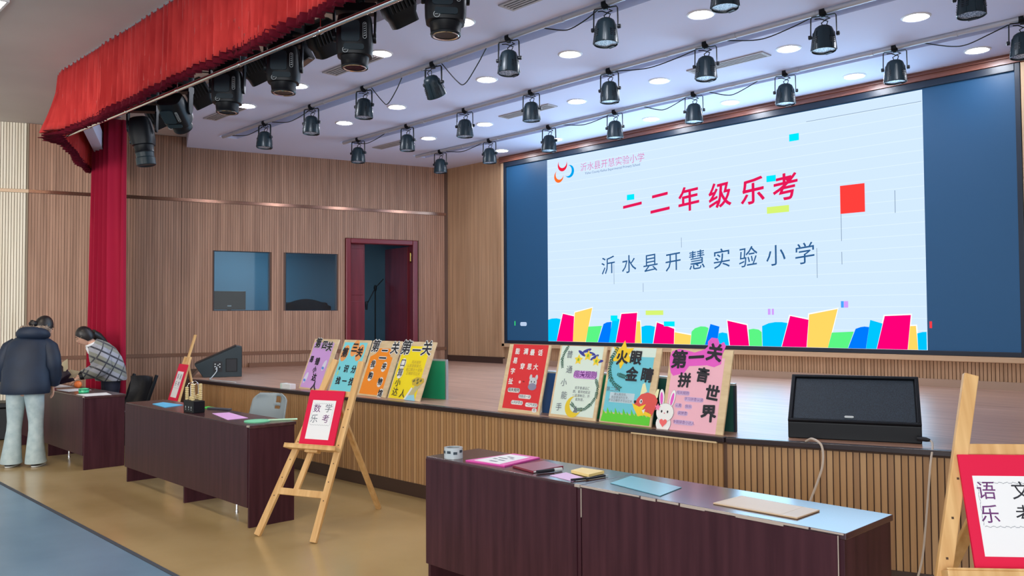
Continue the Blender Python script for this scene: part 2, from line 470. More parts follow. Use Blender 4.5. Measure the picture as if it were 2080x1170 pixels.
# back wall (y = 9.2) with the LED recess
wall_back = struct('wall_back', MB().bx(-11.25, -0.8, 9.2, 9.4, 0, 4.25), m_slatgap)
bk = slat_field(-11.12, -9.70, [(0.90, 4.06)], [], 0.033, 0.031, MB())
slat_field(-9.69, -2.36, [(0.88, 1.065)], [], PITCH, 0.029, bk)
slat_field(-2.34, -0.95, [(0.90, 4.06)], [], 0.033, 0.031, bk)
bk.make('slat_row', m_slatback, wall_back, kind='stuff', loc=(0, 9.2, 0))
struct('baseboard_back', MB().bx(-9.72, -0.95, 9.165, 9.2, 0.8, 0.88), m_baseb)
struct('baseboard_back_corner', MB().bx(-11.12, -9.72, 9.17, 9.2, 0.8, 0.90), m_darkbase)
struct('trim_3', MB().bx(-9.74, -2.30, 9.12, 9.2, 3.965, 4.06).bx(-9.74, -2.30, 9.105, 9.12, 3.965, 3.985).bx(-9.74, -2.30, 9.10, 9.12, 4.02, 4.035), m_redtrim)
struct('trim_4', MB().bx(-9.715, -9.648, 9.13, 9.2, 1.07, 3.965).bx(-2.41, -2.34, 9.13, 9.2, 1.07, 3.965).bx(-9.715, -2.34, 9.13, 9.2, 1.065, 1.125), m_paletrim, bevel=0.008)

# ceilings: the hall's, and the lower white one over the stage with three slots for the lighting pipes
struct('ceiling_hall', MB().prism([(-15, -3.5), (3, -3.5), (3, 9.5), (-15, 9.5)], 4.21, 4.31), m_hallceil)
ZC = 4.06
cs = MB()
cs.prism([(-12.26, 5.17), (-9.6, 4.14), (-2.5, 4.14), (0.16, 5.17)], ZC, 4.205)
for y0, y1, x0 in ((5.17, 5.44, -11.2), (6.62, 6.88, -10.42), (8.02, 8.28, -10.55)):
    cs.bx(-13 if y0 < 6 else -12.6, x0, y0, y1, ZC, 4.205)
for y0, y1 in ((5.44, 6.62), (6.88, 8.02), (8.28, 9.199)):
    xl = lambda y: -11.10 + (y-9.144)*0.2867
    cs.prism([(xl(y0), y0), (-1.0 - (y0-9.2)*0.2867, y0), (-1.0 - (y1-9.2)*0.2867, y1), (xl(y1), y1)], ZC, 4.205)
struct('ceiling_stage', cs, m_ceil)
# boxed pelmet end beside the curtain
struct('trim_5', MB().bar((-10.10, 3.10, 3.86), (-12.35, 4.03, 3.86), 0.12, 0.22), m_ceil)

# control room behind the left wall, seen through its windows and door
cr = MB()
cr.bx(-4.4, 0.5, 2.6, 2.7, 0.7, 3.3).bx(-4.5, -4.4, 0.08, 2.7, 0.7, 3.3).bx(0.5, 0.6, 0.08, 2.7, 0.7, 3.3).bx(-4.5, 0.6, 0.08, 2.7, 3.2, 3.3)
struct('wall_control_room', cr, m_room, loc=(-11.105, 9.144, 0), rot=(0, 0, LROT))
struct('floor_control_room', MB().bx(-4.5, 0.6, 0.0801, 2.7, 0.7, 0.8), m_roomfloor, loc=(-11.105, 9.144, 0), rot=(0, 0, LROT))
p = lwall(-3.1, 1.4, 3.12)
bl = bpy.data.lights.new('control_room_lamp', 'AREA'); bl.energy = 20; bl.size = 0.5; bl.color = (0.40, 0.80, 1.0)  # unseen blue lamp added to make the control room windows look blue
bo = bpy.data.objects.new('control_room_lamp', bl); COL.objects.link(bo); bo.location = p
for k, (a, b, z0, z1) in enumerate(HOLES[:2]):
    w = bpy.data.objects.new('window_%d' % (k+1), None); COL.objects.link(w); w['kind'] = 'structure'
    w.location = (-11.105, 9.144, 0); w.rotation_euler = (0, 0, LROT)
    MB().bx(a, b, 0.030, 0.038, z0, z1).make('pane', m_glass, w)
    fr = MB()
    fr.bx(a, a+0.010, -0.004, 0.08, z0, z1).bx(b-0.010, b, -0.004, 0.08, z0, z1).bx(a, b, -0.004, 0.08, z1-0.010, z1).bx(a, b, -0.004, 0.08, z0, z0+0.010)
    fr.make('window_frame', m_bezel, w)
dr = bpy.data.objects.new('door_1', None); COL.objects.link(dr); dr['kind'] = 'structure'
dr.location = (-11.105, 9.144, 0); dr.rotation_euler = (0, 0, LROT)
MB().bx(-1.745, -1.66, -0.05, 0.16, 0.8, 2.81).bx(-0.605, -0.52, -0.05, 0.16, 0.8, 2.81).bx(-1.66, -0.605, -0.05, 0.16, 2.73, 2.81).make('door_frame', m_doorframe, dr, bevel=0.012)
lf = MB().bx(-1.66, -1.40, 0.06, 0.11, 0.81, 2.73).make('leaf', m_door, dr, bevel=0.004, label='narrow fixed leaf of the dark red door')
MB().bx(-1.64, -1.42, 0.05, 0.06, 1.9, 2.65).bx(-1.64, -1.42, 0.05, 0.06, 0.9, 1.8).make('raised_panel', m_door, lf, bevel=0.006)
lm = Matrix.Translation((-0.612, 0.15, 0)) @ Matrix.Rotation(R(-81), 4, 'Z')
lf = MB().bx(-0.77, 0, -0.025, 0.025, 0.81, 2.72).xf(lm).make('leaf', m_door, dr, bevel=0.004, label='wide door leaf standing open into the dark room')
MB().tube([(-0.71, 0.025, 1.62), (-0.71, 0.07, 1.62), (-0.71, 0.07, 1.84), (-0.71, 0.025, 1.84)], 0.012, 8).xf(lm).make('handle', m_chrome, lf, smooth=True)
MB().tube([(-0.622, 0.02, 2.45), (-0.64, -0.02, 2.47), (-0.64, -0.02, 2.60), (-0.622, 0.02, 2.62)], 0.012, 8).make('door_closer', m_brass, dr, smooth=True)

# lit panel lamps of the hall ceiling (the first one's corner shows in the picture)
m_panel = mat('hall_panel_glow', (255, 240, 216), 0.5, emit=13.0)
pan_f = MB().bx(-0.62, 0.62, -0.32, -0.30, -0.02, 0).bx(-0.62, 0.62, 0.30, 0.32, -0.02, 0).bx(-0.62, -0.60, -0.3, 0.3, -0.02, 0).bx(0.60, 0.62, -0.3, 0.3, -0.02, 0).mesh('frame', m_white)
pan_d = MB().bx(-0.60, 0.60, -0.30, 0.30, -0.012, 0).mesh('diffuser', m_panel)
for k, (x, y, lab) in enumerate([(-8.55, 1.52, 'lit panel lamp in the hall ceiling, its corner at the upper left of the picture'), (-5.2, 1.52, 'second lit panel lamp of the hall ceiling from the left wall'), (-1.9, 1.52, 'third lit panel lamp of the hall ceiling from the left wall'), (-8.55, -1.6, 'lit panel lamp of the second hall row'), (-3.5, -1.6, 'lit panel lamp of the second hall row near the camera')]):
    t = thing('ceiling_panel_lamp', lab, 'light', (x, y, 4.21), group='panel lamps in the hall ceiling'); link('frame', pan_f, t); link('diffuser', pan_d, t)

# ------------------------------------------------------------------ LED wall
led = thing('led_wall', 'huge lit LED display filling the back wall of the stage', 'screen', (-6.03, 9.2, 0))
LX = 6.03
MB().bx(-9.60+LX, -2.46+LX, -0.05, 0, 1.165, 3.90).make('panel', m_navy, led, label='dark unlit side panels of the display')
MB().bx(-9.648+LX, -9.60+LX, -0.075, 0, 1.125, 3.965).make('bezel', m_bezel, led, bevel=0.004)
MB().bx(-2.46+LX, -2.412+LX, -0.075, 0, 1.125, 3.965).make('bezel', m_bezel, led, bevel=0.004)
MB().bx(-9.60+LX, -2.46+LX, -0.075, 0, 3.892, 3.965).make('bezel', m_bezel, led, bevel=0.004)
MB().bx(-9.60+LX, -2.46+LX, -0.075, 0, 1.125, 1.172).make('bezel', m_bezel, led, bevel=0.004)
slide = MB().bx(-8.712+LX, -3.322+LX, -0.054, -0.05, 1.172, 3.88).make('slide', m_slide, led, label='glowing white slide with a bookshelf row along its foot')
SY = -0.0545
EM = {'sky': (0, 190, 255), 'pink': (255, 0, 116), 'gold': (252, 208, 96), 'green': (88, 236, 128), 'blue': (0, 118, 255),
      'cyan': (0, 226, 255), 'lime': (208, 236, 112), 'red': (255, 62, 58), 'violet': (204, 156, 250), 'azure': (70, 160, 255)}
m_outline = emitmat('slide_white_outline', (246, 250, 255))
BOOKS = [
    ('sky', [(-8.712, 1.491), (-8.635, 1.508), (-8.539, 1.512), (-8.46, 1.498)], -8.712, -8.544),
    ('pink', [(-8.414, 1.578), (-8.195, 1.539)], -8.543, -8.222),
    ('gold', [(-8.18, 1.593), (-7.849, 1.658)], -8.225, -7.981),
    ('green', [(-7.924, 1.392), (-7.674, 1.404)], -7.975, -7.757),
    ('blue', [(-7.645, 1.43), (-7.584, 1.454), (-7.5, 1.46)], -7.751, -7.538),
    ('sky', [(-7.479, 1.523), (-7.357, 1.496)], -7.551, -7.433),
    ('pink', [(-7.325, 1.569), (-7.055, 1.582)], -7.428, -7.101),
    ('gold', [(-7.06, 1.468), (-7.006, 1.468)], -7.100, -6.989),
    ('sky', [(-6.986, 1.394), (-6.915, 1.412), (-6.837, 1.412), (-6.763, 1.395)], -6.984, -6.802),
    ('pink', [(-6.731, 1.454), (-6.456, 1.37)], -6.794, -6.465),
    ('gold', [(-6.452, 1.327), (-6.201, 1.291)], -6.461, -6.215),
    ('green', [(-6.191, 1.338), (-6.14, 1.38), (-6.055, 1.405), (-5.986, 1.402), (-5.939, 1.385)], -6.211, -5.996),
    ('blue', [(-5.912, 1.435), (-5.783, 1.403)], -5.996, -5.825),
    ('sky', [(-5.795, 1.32), (-5.741, 1.332), (-5.674, 1.321)], -5.827, -5.648),
    ('pink', [(-5.67, 1.477), (-5.403, 1.423)], -5.639, -5.376),
    ('green', [(-5.379, 1.37), (-5.315, 1.38), (-5.246, 1.371), (-5.205, 1.341)], -5.369, -5.203),
    ('sky', [(-5.199, 1.412), (-5.114, 1.446), (-5.028, 1.46), (-4.944, 1.46), (-4.872, 1.449)], -5.197, -4.955),
    ('pink', [(-4.838, 1.532), (-4.613, 1.487)], -4.948, -4.643),
    ('gold', [(-4.605, 1.547), (-4.269, 1.607)], -4.637, -4.390),
    ('green', [(-4.34, 1.344), (-4.09, 1.357)], -4.389, -4.162),
    ('blue', [(-4.07, 1.388), (-4.015, 1.407), (-3.973, 1.413), (-3.922, 1.408)], -4.158, -3.962),
    ('sky', [(-3.908, 1.485), (-3.778, 1.446)], -3.961, -3.846),
    ('pink', [(-3.752, 1.526), (-3.482, 1.536)], -3.843, -3.522),
    ('gold', [(-3.492, 1.42), (-3.433, 1.422)], -3.518, -3.417),
    ('sky', [(-3.421, 1.345), (-3.371, 1.359), (-3.329, 1.361)], -3.416, -3.329),
]
for k, (c, top, xl, xr) in enumerate(BOOKS):
    pts = [(xl+LX, 1.174), (xr+LX, 1.174)] + [(x+LX, z) for x, z in reversed(top)]
    y = SY - 0.0008*(k % 2)
    o = flat(pts, y, emitmat('slide_'+c, EM[c]), 'printed_book', slide, 0.0004)
    if c in ('pink', 'gold'):
        pts = [(xl+LX-0.012, 1.173), (xr+LX+0.012, 1.173)] + [(x+LX+(0.012 if j == 0 else -0.012), z+0.014) for j, (x, z) in enumerate(reversed(top))]
        flat(pts, SY + 0.0001, m_outline, 'printed_outline', slide, 0.0002)
for c, x0, x1, z0, z1 in [
    ('cyan', -4.813, -4.692, 3.563, 3.646), ('cyan', -5.112, -4.991, 3.122, 3.196), ('cyan', -7.209, -7.083, 3.121, 3.196),
    ('lime', -5.112, -4.829, 2.745, 2.824), ('red', -4.216, -3.941, 2.662, 2.975), ('lime', -6.913, -6.626, 1.551, 1.612),
    ('cyan', -6.619, -6.449, 1.403, 1.467), ('cyan', -7.515, -7.394, 1.473, 1.549), ('violet', -5.120, -5.086, 1.547, 1.617),
    ('violet', -5.069, -5.042, 1.546, 1.617), ('azure', -4.230, -4.198, 1.621, 1.693), ('violet', -4.196, -4.148, 1.621, 1.692)]:
    flat([(x0+LX, z0), (x1+LX, z0), (x1+LX, z1), (x0+LX, z1)], SY - 0.0012, emitmat('slide_'+c, EM[c]), 'faulty_patch', slide, 0.0004)
m_hair = emitmat('slide_dark_line', (120, 140, 160))
for x, z0, z1 in ((-3.62, 2.62, 2.86), (-4.21, 2.36, 2.66), (-4.21, 2.10, 2.24), (-4.50, 1.96, 2.30), (-7.45, 1.98, 2.26), (-6.33, 2.42, 2.55), (-6.95, 1.86, 1.98)):
    flat([(x+LX-0.003, z0), (x+LX+0.003, z0), (x+LX+0.003, z1), (x+LX-0.003, z1)], SY, m_hair, 'dark_pixel_line', slide, 0.0004)
flat([(-4.6+LX, 3.757), (-3.33+LX, 3.757), (-3.33+LX, 3.762), (-4.6+LX, 3.762)], SY, m_hair, 'dark_pixel_line', slide, 0.0004)
# headline, school name, crest
m_title = emitmat('slide_title_red', (222, 24, 84)); m_school = emitmat('slide_title_blue', (46, 92, 140)); m_small = emitmat('slide_title_rose', (214, 96, 164))
for ch, x in zip('一二年级乐考', (-7.118, -6.66, -6.21, -5.75, -5.297, -4.87)):
    letters(ch, x+LX, 3.015, SY-0.002, 0.335, m_title, slide, off=0.012, shear=0.10, name='headline_character')
for ch, x in zip('沂水县开慧实验小学', (-7.551, -7.185, -6.824, -6.462, -6.099, -5.737, -5.371, -5.007, -4.645)):
    letters(ch, x+LX, 2.228, SY-0.002, 0.262, m_school, slide, off=0.002, shear=0.10, name='school_name_character')
letters('沂水县开慧实验小学', -7.475+LX, 3.67, SY-0.002, 0.128, m_small, slide, off=-0.008, shear=0.0, name='crest_lettering')
letters('Yishui County Kaihui Experimental Primary School', -7.47+LX, 3.585, SY-0.002, 0.048, m_school, slide, off=-0.004, name='crest_lettering')
def crescent(cx, cz, r, a, w=0.62):
    out = circ(cx, cz, r, a0=a-2.0, a1=a+2.0)
    dx, dz = math.cos(a)*r*(1-w), math.sin(a)*r*(1-w)
    inn = [(cx - dx + r*0.86*math.cos(t), cz - dz + r*0.86*math.sin(t)) for t in [a-2.0+4.0*i/20 for i in range(21)]]
    return out, inn
for cx, cz, a, c in ((-8.40, 3.765, -PI/2-0.1, (232, 30, 60)), (-8.265, 3.655, -0.35, (0, 160, 230)), (-8.475, 3.605, -PI/2-0.5, (246, 110, 40))):
    o, i = crescent(cx+LX, cz, 0.093, a)
    mb = MB()
    for k in range(20):
        mb.quad((o[k][0], SY-0.001, o[k][1]), (o[k+1][0], SY-0.001, o[k+1][1]), (i[k+1][0], SY-0.001, i[k+1][1]), (i[k][0], SY-0.001, i[k][1]))
    mb.make('crest_crescent', emitmat('slide_crest_%d' % c[0], c), slide)
# the display's own light
ll = bpy.data.lights.new('led_wall_glow', 'AREA'); ll.shape = 'RECTANGLE'; ll.size = 5.35; ll.size_y = 2.68; ll.energy = 135; ll.color = (0.40, 0.72, 1.0)
lo_ = bpy.data.objects.new('led_wall_glow', ll); COL.objects.link(lo_); lo_.location = (-6.02, 9.135, 2.52); lo_.rotation_euler = (R(-90), 0, 0)
# little bright faults on the dark side panels
flat([(-9.435+LX, 1.40), (-9.42+LX, 1.40), (-9.42+LX, 1.47), (-9.435+LX, 1.47)], -0.05, emitmat('led_green', (60, 240, 120)), 'green_pixel_line', led)
flat(rrect(-9.31+LX, -9.17+LX, 1.395, 1.455, 0.024), -0.05, emitmat('led_badge', (200, 220, 250), 0.8), 'pale_badge', led)
flat([(-3.30+LX, 1.40), (-3.275+LX, 1.40), (-3.275+LX, 1.47), (-3.30+LX, 1.47)], -0.05, emitmat('led_redline', (236, 60, 70)), 'red_pixel_line', led)

# ------------------------------------------------------------------ downlights, vents, pipes
ROWS = {4.66: [-9.35, -8.16, -6.62, -5.43, -3.95], 6.0: [-9.33, -8.19, -6.59, -5.40, -3.93], 7.39: [-9.34, -8.16, -6.55, -5.37, -3.88, -2.72], 8.76: [-9.30, -8.18, -6.50, -5.35, -3.86, -2.67]}
ORD = ['first', 'second', 'third', 'fourth', 'fifth', 'sixth', 'seventh', 'eighth']
ROWN = {4.66: 'in the row nearest the moving heads', 6.0: 'in the row behind the front pipe', 7.39: 'in the row behind the middle pipe', 8.76: 'in the row nearest the screen'}
ring_me = MB().lathe([(0.085, -0.004), (0.105, -0.010), (0.118, -0.004), (0.118, 0.0)], 24, cap=False).mesh('trim_ring', m_white, True)
dif_me = MB().lathe([(0.0005, -0.006), (0.088, -0.005)], 24).mesh('diffuser', m_lampwhite)
for y, xs_ in ROWS.items():
    for k, x in enumerate(xs_):
        t = thing('ceiling_downlight', 'round lit white downlight, %s from the left %s' % (ORD[k], ROWN[y]), 'light', (x, y, ZC), group='round downlights in the stage ceiling')
        link('trim_ring', ring_me, t); link('diffuser', dif_me, t)
vf = MB().bx(-0.43, 0.43, -0.085, -0.062, -0.012, 0).bx(-0.43, 0.43, 0.062, 0.085, -0.012, 0).bx(-0.43, -0.40, -0.062, 0.062, -0.012, 0).bx(0.40, 0.43, -0.062, 0.062, -0.012, 0).mesh('frame', m_vent)
vs = MB().bx(-0.40, 0.40, -0.062, 0.062, -0.003, 0).mesh('slot', m_ventdark)
vb = MB().box((0, 0, -0.006), (0.80, 0.016, 0.012)).mesh('blade', m_vent)
for x, y, w in ((-9.86, 4.63, 'above the leftmost hanging head'), (-7.10, 4.66, 'above the middle moving heads'), (-4.50, 4.70, 'at the upper picture edge'),
                (-9.98, 7.26, 'above the leftmost can of the back pipe'), (-7.28, 7.30, 'behind the third can of the back row'), (-4.52, 7.36, 'beside the sixth can of the middle pipe')):
    t = thing('air_vent', 'grey slot air vent in the stage ceiling %s' % w, 'vent', (x, y, ZC), group='slot vents in the stage ceiling')
    link('frame', vf, t); link('slot', vs, t)
    for dy in (-0.034, 0.0, 0.034): link('blade', vb, t, loc=(0, dy, 0))
PIPES = {5.20: (-11.12, 'front', [-9.937, -8.794, -7.698, -6.493, -5.417, -4.295, -3.207]),
         6.65: (-10.36, 'middle', [-9.99, -8.85, -7.70, -6.57, -5.45, -4.31, -3.18, -2.06]),
         8.05: (-10.48, 'back', [-9.89, -8.79, -7.63, -6.52, -5.38, -4.27, -3.16, -2.10])}
# a par can: yoke, clamp, knobs, ribbed housing, vents, lens face, cable tail
yoke_me = MB().tube([(-0.103, 0, -0.20), (-0.100, 0, -0.045), (-0.092, 0, -0.03), (0.092, 0, -0.03), (0.100, 0, -0.045), (0.103, 0, -0.20)], [(0.005, 0.012)]*6, 6).mesh('yoke', m_black)
clamp_me = MB().lathe([(0.03, -0.03), (0.034, -0.01), (0.03, 0.026)], 10, axis=Matrix.Rotation(PI/2, 3, 'Y')).box((0, 0, -0.02), (0.03, 0.03, 0.05)).mesh('clamp', m_black)
prof = [(0.012, 0.110), (0.046, 0.106), (0.068, 0.090), (0.080, 0.060), (0.086, 0.02), (0.093, -0.02), (0.098, -0.06), (0.099, -0.098), (0.095, -0.102), (0.090, -0.086)]
hs = MB().lathe(prof, 24)
for k in range(8):
    a = 2*PI*k/8 + 0.2; hs.bar((0.080*math.cos(a), 0.080*math.sin(a), 0.055), (0.098*math.cos(a), 0.098*math.sin(a), -0.095), 0.016, 0.012, up=(math.cos(a), math.sin(a), 0))
hous_me = hs.mesh('housing', m_black2, True)
ventm = MB()
for q in range(4):
    for i in range(4):
        a = PI/2*q - 0.6; z = 0.0 - i*0.016; rr = 0.091 + i*0.0016
        ventm.box((rr*math.cos(a), rr*math.sin(a), z), (0.006, 0.05, 0.006), Matrix.Rotation(a, 3, 'Z'))
vent_me = ventm.mesh('cooling_slots', m_cable)
lens_me = MB().lathe([(0.0005, -0.088), (0.090, -0.090)], 24).mesh('lens', m_ledface)
kn = Matrix.Rotation(PI/2, 3, 'Y')
knob_me = MB().lathe([(0.010, -0.012), (0.018, -0.010), (0.018, 0.012), (0.010, 0.016)], 10, axis=kn).mesh('knob', m_cable)
bracket_me = MB().bar((0.05, 0.07, -0.09), (-0.01, 0.10, -0.09), 0.03, 0.02).mesh('filter_catch', m_cable)
tail_me = MB().tube([(0, 0, 0.09), (-0.02, 0.01, 0.14), (0.02, 0.0, 0.16), (0.05, 0.01, 0.17), (0.02, 0.02, 0.19)], 0.005, 5).tube([(0.015, 0, 0.09), (0.03, 0.02, 0.15), (-0.03, 0.0, 0.175), (-0.07, 0, 0.178)], 0.005, 5).mesh('cable_tail', m_cable)
for y, (x0, nm, xs_) in PIPES.items():
    t = thing('lighting_pipe', 'grey-white %s lighting pipe slung under the stage ceiling' % nm, 'pipe', (x0, y, ZC-0.015), group='lighting pipes over the stage')
    MB().tube([(0, 0, 0), (-1.2-x0, 0, 0)], 0.025, 12).make('pipe', m_pipe, t, smooth=True)
    k = 0.35
    while k < -1.3-x0:
        MB().tube([(k, 0, 0), (k, 0, 4.21-ZC+0.015)], 0.006, 6).lathe([(0.03, -0.02), (0.03, 0.02)], 10, c=(k, 0, 0), axis=kn).make('hanger', m_pipe, t, smooth=True); k += 0.75
    for j, x in enumerate(xs_):
        tilt = (0, 0, 0)
        lab = 'black LED par can, %s from the left on the %s pipe' % (ORD[j], nm)
        if nm == 'front' and j == 3: lab = 'black par can tipped towards the hall, fourth on the front pipe'
        pc = thing('par_can', lab, 'stage light', (x, y, ZC-0.02), (0, 0, R(random.uniform(12, 30))), 'par cans hung from the stage ceiling')
        link('clamp', clamp_me, pc); link('yoke', yoke_me, pc); 
        hz = -0.225
        tl = R(34) if (nm == 'front' and j == 3) else R(random.uniform(-3, 2))
        h = link('housing', hous_me, pc, loc=(0, 0, hz), rot=(tl, 0, 0))
        link('lens', lens_me, h)['label'] = 'pale face of small round LED lenses'; link('cooling_slots', vent_me, h, kind='stuff'); link('filter_catch', bracket_me, h); link('cable_tail', tail_me, h)
        for s in (-1, 1): link('knob', knob_me, pc, loc=(s*0.110, 0, -0.195))
def cable(pts, label, group='loose cables along the pipes', r=0.0055, m=m_cable, name='power_cable'):
    P = [Vector(p) for p in pts]; out = []
    for i in range(len(P)-1):
        a, b, c, d = P[max(i-1, 0)], P[i], P[i+1], P[min(i+2, len(P)-1)]
        for k in range(6):
            t = k/6; out.append(0.5*((2*b) + (c-a)*t + (2*a-5*b+4*c-d)*t*t + (3*b-a-3*c+d)*t**3))
    out.append(P[-1])
    o = MB().tube(out, r, 6).make(name, m, None, smooth=True)
    return tag(o, label, 'cable', group)
zp = ZC - 0.03
CB = [(5.20, -10.9, -9.95, 0.05, 'black cable drooping along the left end of the front pipe'), (5.20, -9.8, -8.85, 0.06, 'black cable between the first and second cans of the front pipe'),
      (5.20, -7.6, -7.05, 0.22, 'black cable hanging in a loop right of the third front can'), (5.20, -6.4, -5.75, 0.26, 'knotted black cable drooping deep beside the tipped par can'),
      (5.20, -5.0, -4.4, 0.07, 'black cable slung left of the sixth front can'), (6.65, -10.2, -9.4, 0.06, 'black cable above the first can of the middle pipe'),
      (6.65, -5.4, -4.4, 0.05, 'thin black cable between the fifth and sixth middle cans'), (6.65, -4.1, -3.3, 0.06, 'black cable left of the seventh can of the middle pipe'),
      (8.05, -7.4, -6.6, 0.05, 'black cable between the third and fourth cans of the back pipe'), (8.05, -6.1, -5.5, 0.08, 'black cable wavering above the gap left of the fifth back can'),
      (8.05, -5.2, -4.6, 0.08, 'black cable drooping right of the fifth back can'), (8.05, -2.9, -2.2, 0.09, 'bundle of black cable near the right end of the back pipe'),
      (8.05, -9.8, -9.0, 0.05, 'black cable above the first can of the back pipe')]
for y, a, b, dz, lab in CB:
    cable([(a, y+0.03, zp), (a*0.7+b*0.3, y+0.06, zp-dz*0.8), (a*0.5+b*0.5, y+0.05, zp-dz), (a*0.25+b*0.75, y+0.06, zp-dz*0.45), (b, y+0.03, zp)], lab)

# ------------------------------------------------------------------ red valance, side curtain
PATH = [Vector((-0.6, 2.92)), Vector((-4.45, 2.87)), Vector((-9.78, 2.79)), Vector((-10.0, 2.815)), Vector((-10.2, 2.90)), Vector((-12.15, 3.80))]
acc = [0]
for a, b in zip(PATH, PATH[1:]): acc.append(acc[-1] + (b-a).length)
def on_path(s):
    for k in range(len(PATH)-1):
        if s <= acc[k+1] or k == len(PATH)-2:
            t = (s-acc[k])/(acc[k+1]-acc[k]); d = (PATH[k+1]-PATH[k]).normalized()
            return PATH[k]*(1-t) + PATH[k+1]*t, Vector((d.y, -d.x))
_ph = [random.uniform(0, 6.28) for _ in range(9)]
def pleat(s):
    w = s + 0.05*math.sin(s*1.7+_ph[0]) + 0.025*math.sin(s*4.3+_ph[1]) + 0.012*math.sin(s*11+_ph[2])
    return 0.62*math.sin(w*108+_ph[3]) + 0.45*math.sin(w*57+_ph[4]) + 0.35*math.sin(w*171+_ph[5])*math.sin(s*2.1+_ph[6])
def cloth(s0, s1, step, z_top, z_bot, rows, amp_top, amp_bot, flare=0.0):
    n = int((s1-s0)/step); mb = MB()
    for r in range(rows+1):
        v = r/rows
        for i in range(n+1):
            s = s0 + (s1-s0)*i/n; p, nn = on_path(s)
            a = (amp_top + (amp_bot-amp_top)*v**0.7)*pleat(s + 0.012*math.sin(v*3+s*2)*v)
            f = flare*v*v*math.exp(-((s-acc[3])/0.28)**2)
            q = p - nn*(a + f) if False else p + nn*(-a - f)
            z = z_top + (z_bot-z_top)*v + 0.012*v*math.sin(s*2.2) + 0.006*v*math.sin(s*13)
            mb.v.append(Vector((q.x, q.y, z)))
    for r in range(rows):
        for i in range(n):
            a = r*(n+1)+i; mb.f.append((a, a+1, a+n+2, a+n+1))
    return mb
TOT = acc[-1]
val = thing('stage_valance', 'long pleated red velvet valance hanging along the hall ceiling', 'valance', (0, 0, 0))
def sol(o, t=0.005):
    m = o.modifiers.new('thickness', 'SOLIDIFY'); m.thickness = t; m.offset = 0; return o
sol(cloth(0, TOT, 0.009, 4.208, 3.545, 9, 0.022, 0.040, 0.16).make('drape', m_velvet, val, smooth=True))
sol(cloth(0, TOT, 0.009, 3.556, 3.492, 2, 0.040, 0.046, 0.165).make('fringe', m_fringe, val, smooth=True, label='dark maroon gathered hem of the valance'))
trk = MB()
for a, b in zip(PATH, PATH[1:]): trk.bar((a.x, a.y, 4.203), (b.x, b.y, 4.203), 0.03, 0.014)
trk.make('track', m_alu, val)

cur = thing('side_curtain', 'narrow crimson curtain gathered in front of the left wall', 'curtain', (-11.62, 3.86, 0))
mb = MB(); NX, NZ = 90, 22
for r in range(NZ+1):
    z = 4.12 - (4.12-0.02)*r/NZ; v = r/NZ
    wdt = 0.30 + 0.12*v
    for i in range(NX+1):
        u = i/NX; x = (u*2-1)*wdt - 0.10*v*(1-u)
        y = 0.085*math.sin(u*34+0.5*math.sin(v*2)) + 0.03*math.sin(u*71+1)
        mb.v.append(Vector((x*0.65, x*0.76 + y, z)) if False else Vector((x, y, z)))
for r in range(NZ):
    for i in range(NX):
        a = r*(NX+1)+i; mb.f.append((a, a+1, a+NX+2, a+NX+1))
o = sol(mb.make('drape', m_crimson, cur, smooth=True)); o.rotation_euler = (0, 0, R(4))
MB().bx(-0.42, 0.42, -0.02, 0.02, 4.12, 4.21).make('track', m_alu, cur)

# ------------------------------------------------------------------ silver pipe, moving heads, floodlights
t = thing('curtain_pipe', 'slim silver pipe slung under the valance, in front of the moving heads', 'pipe', (-10.2, 2.95, 3.592))
MB().tube([(0, 0, 0), (8.2, 0.12, -0.150)], 0.019, 12).make('pipe', m_chrome, t, smooth=True)
for k in (0.72, 1.75, 2.9, 4.05, 5.2, 6.4, 7.6):
    MB().tube([(k, k*0.0146, -k*0.0183), (k, k*0.0146, 4.21-3.592)], 0.004, 6).lathe([(0.024, -0.012), (0.024, 0.012)], 10, c=(k, k*0.0146, -k*0.0183), axis=Matrix.Rotation(PI/2, 3, 'Y')).make('hanger', m_chrome, t)
tr = thing('head_truss', 'dark steel truss bar behind the valance carrying the moving heads', 'truss', (-9.6, 3.30, 3.97))
MB().tube([(0, 0, 0), (8.0, 0, 0)], 0.025, 10).make('chord', m_cable, tr, smooth=True)
MB().tube([(-0.1, 0.30, 0.145), (8.0, 0.30, 0.145)], 0.025, 10).make('chord', m_cable, tr, smooth=True)
for k in range(9):
    MB().tube([(0.3+k*0.92, 0, 0), (0.3+k*0.92, 0.0, 0.24)], 0.012, 8).tube([(0.3+k*0.92, 0, 0), (0.3+k*0.92, 0.30, 0.145)], 0.012, 8).make('hanger', m_cable, tr)

def superring(rx, ry, z, n=28, e=3.2, cx=0, cy=0):
    pts = []
    for j in range(n):
        a = 2*PI*j/n; c, s = math.cos(a), math.sin(a)
        pts.append(Vector((cx + rx*math.copysign(abs(c)**(2/e), c), cy + ry*math.copysign(abs(s)**(2/e), s), z)))
    return pts
def loft(mb, rings_):
    i0 = len(mb.v); n = len(rings_[0])
    for r in rings_: mb.v += r
    for k in range(len(rings_)-1):
        for j in range(n):
            a = i0+k*n+j; b = i0+k*n+(j+1) % n; mb.f.append((a, b, b+n, a+n))
    mb.f.append(tuple(i0+j for j in reversed(range(n)))); mb.f.append(tuple(i0+(len(rings_)-1)*n+j for j in range(n)))
    return mb
hd = loft(MB(), [superring(0.085, 0.07, 0.185), superring(0.115, 0.095, 0.17), superring(0.124, 0.108, 0.12), superring(0.129, 0.115, 0.02),
                 superring(0.127, 0.113, -0.06), superring(0.120, 0.104, -0.105), superring(0.100, 0.098, -0.110, e=2), superring(0.092, 0.092, -0.165, e=2), superring(0.096, 0.096, -0.175, e=2), superring(0.092, 0.092, -0.185, e=2), superring(0.082, 0.082, -0.180, e=2)])
head_me = hd.mesh('head', m_black, True)
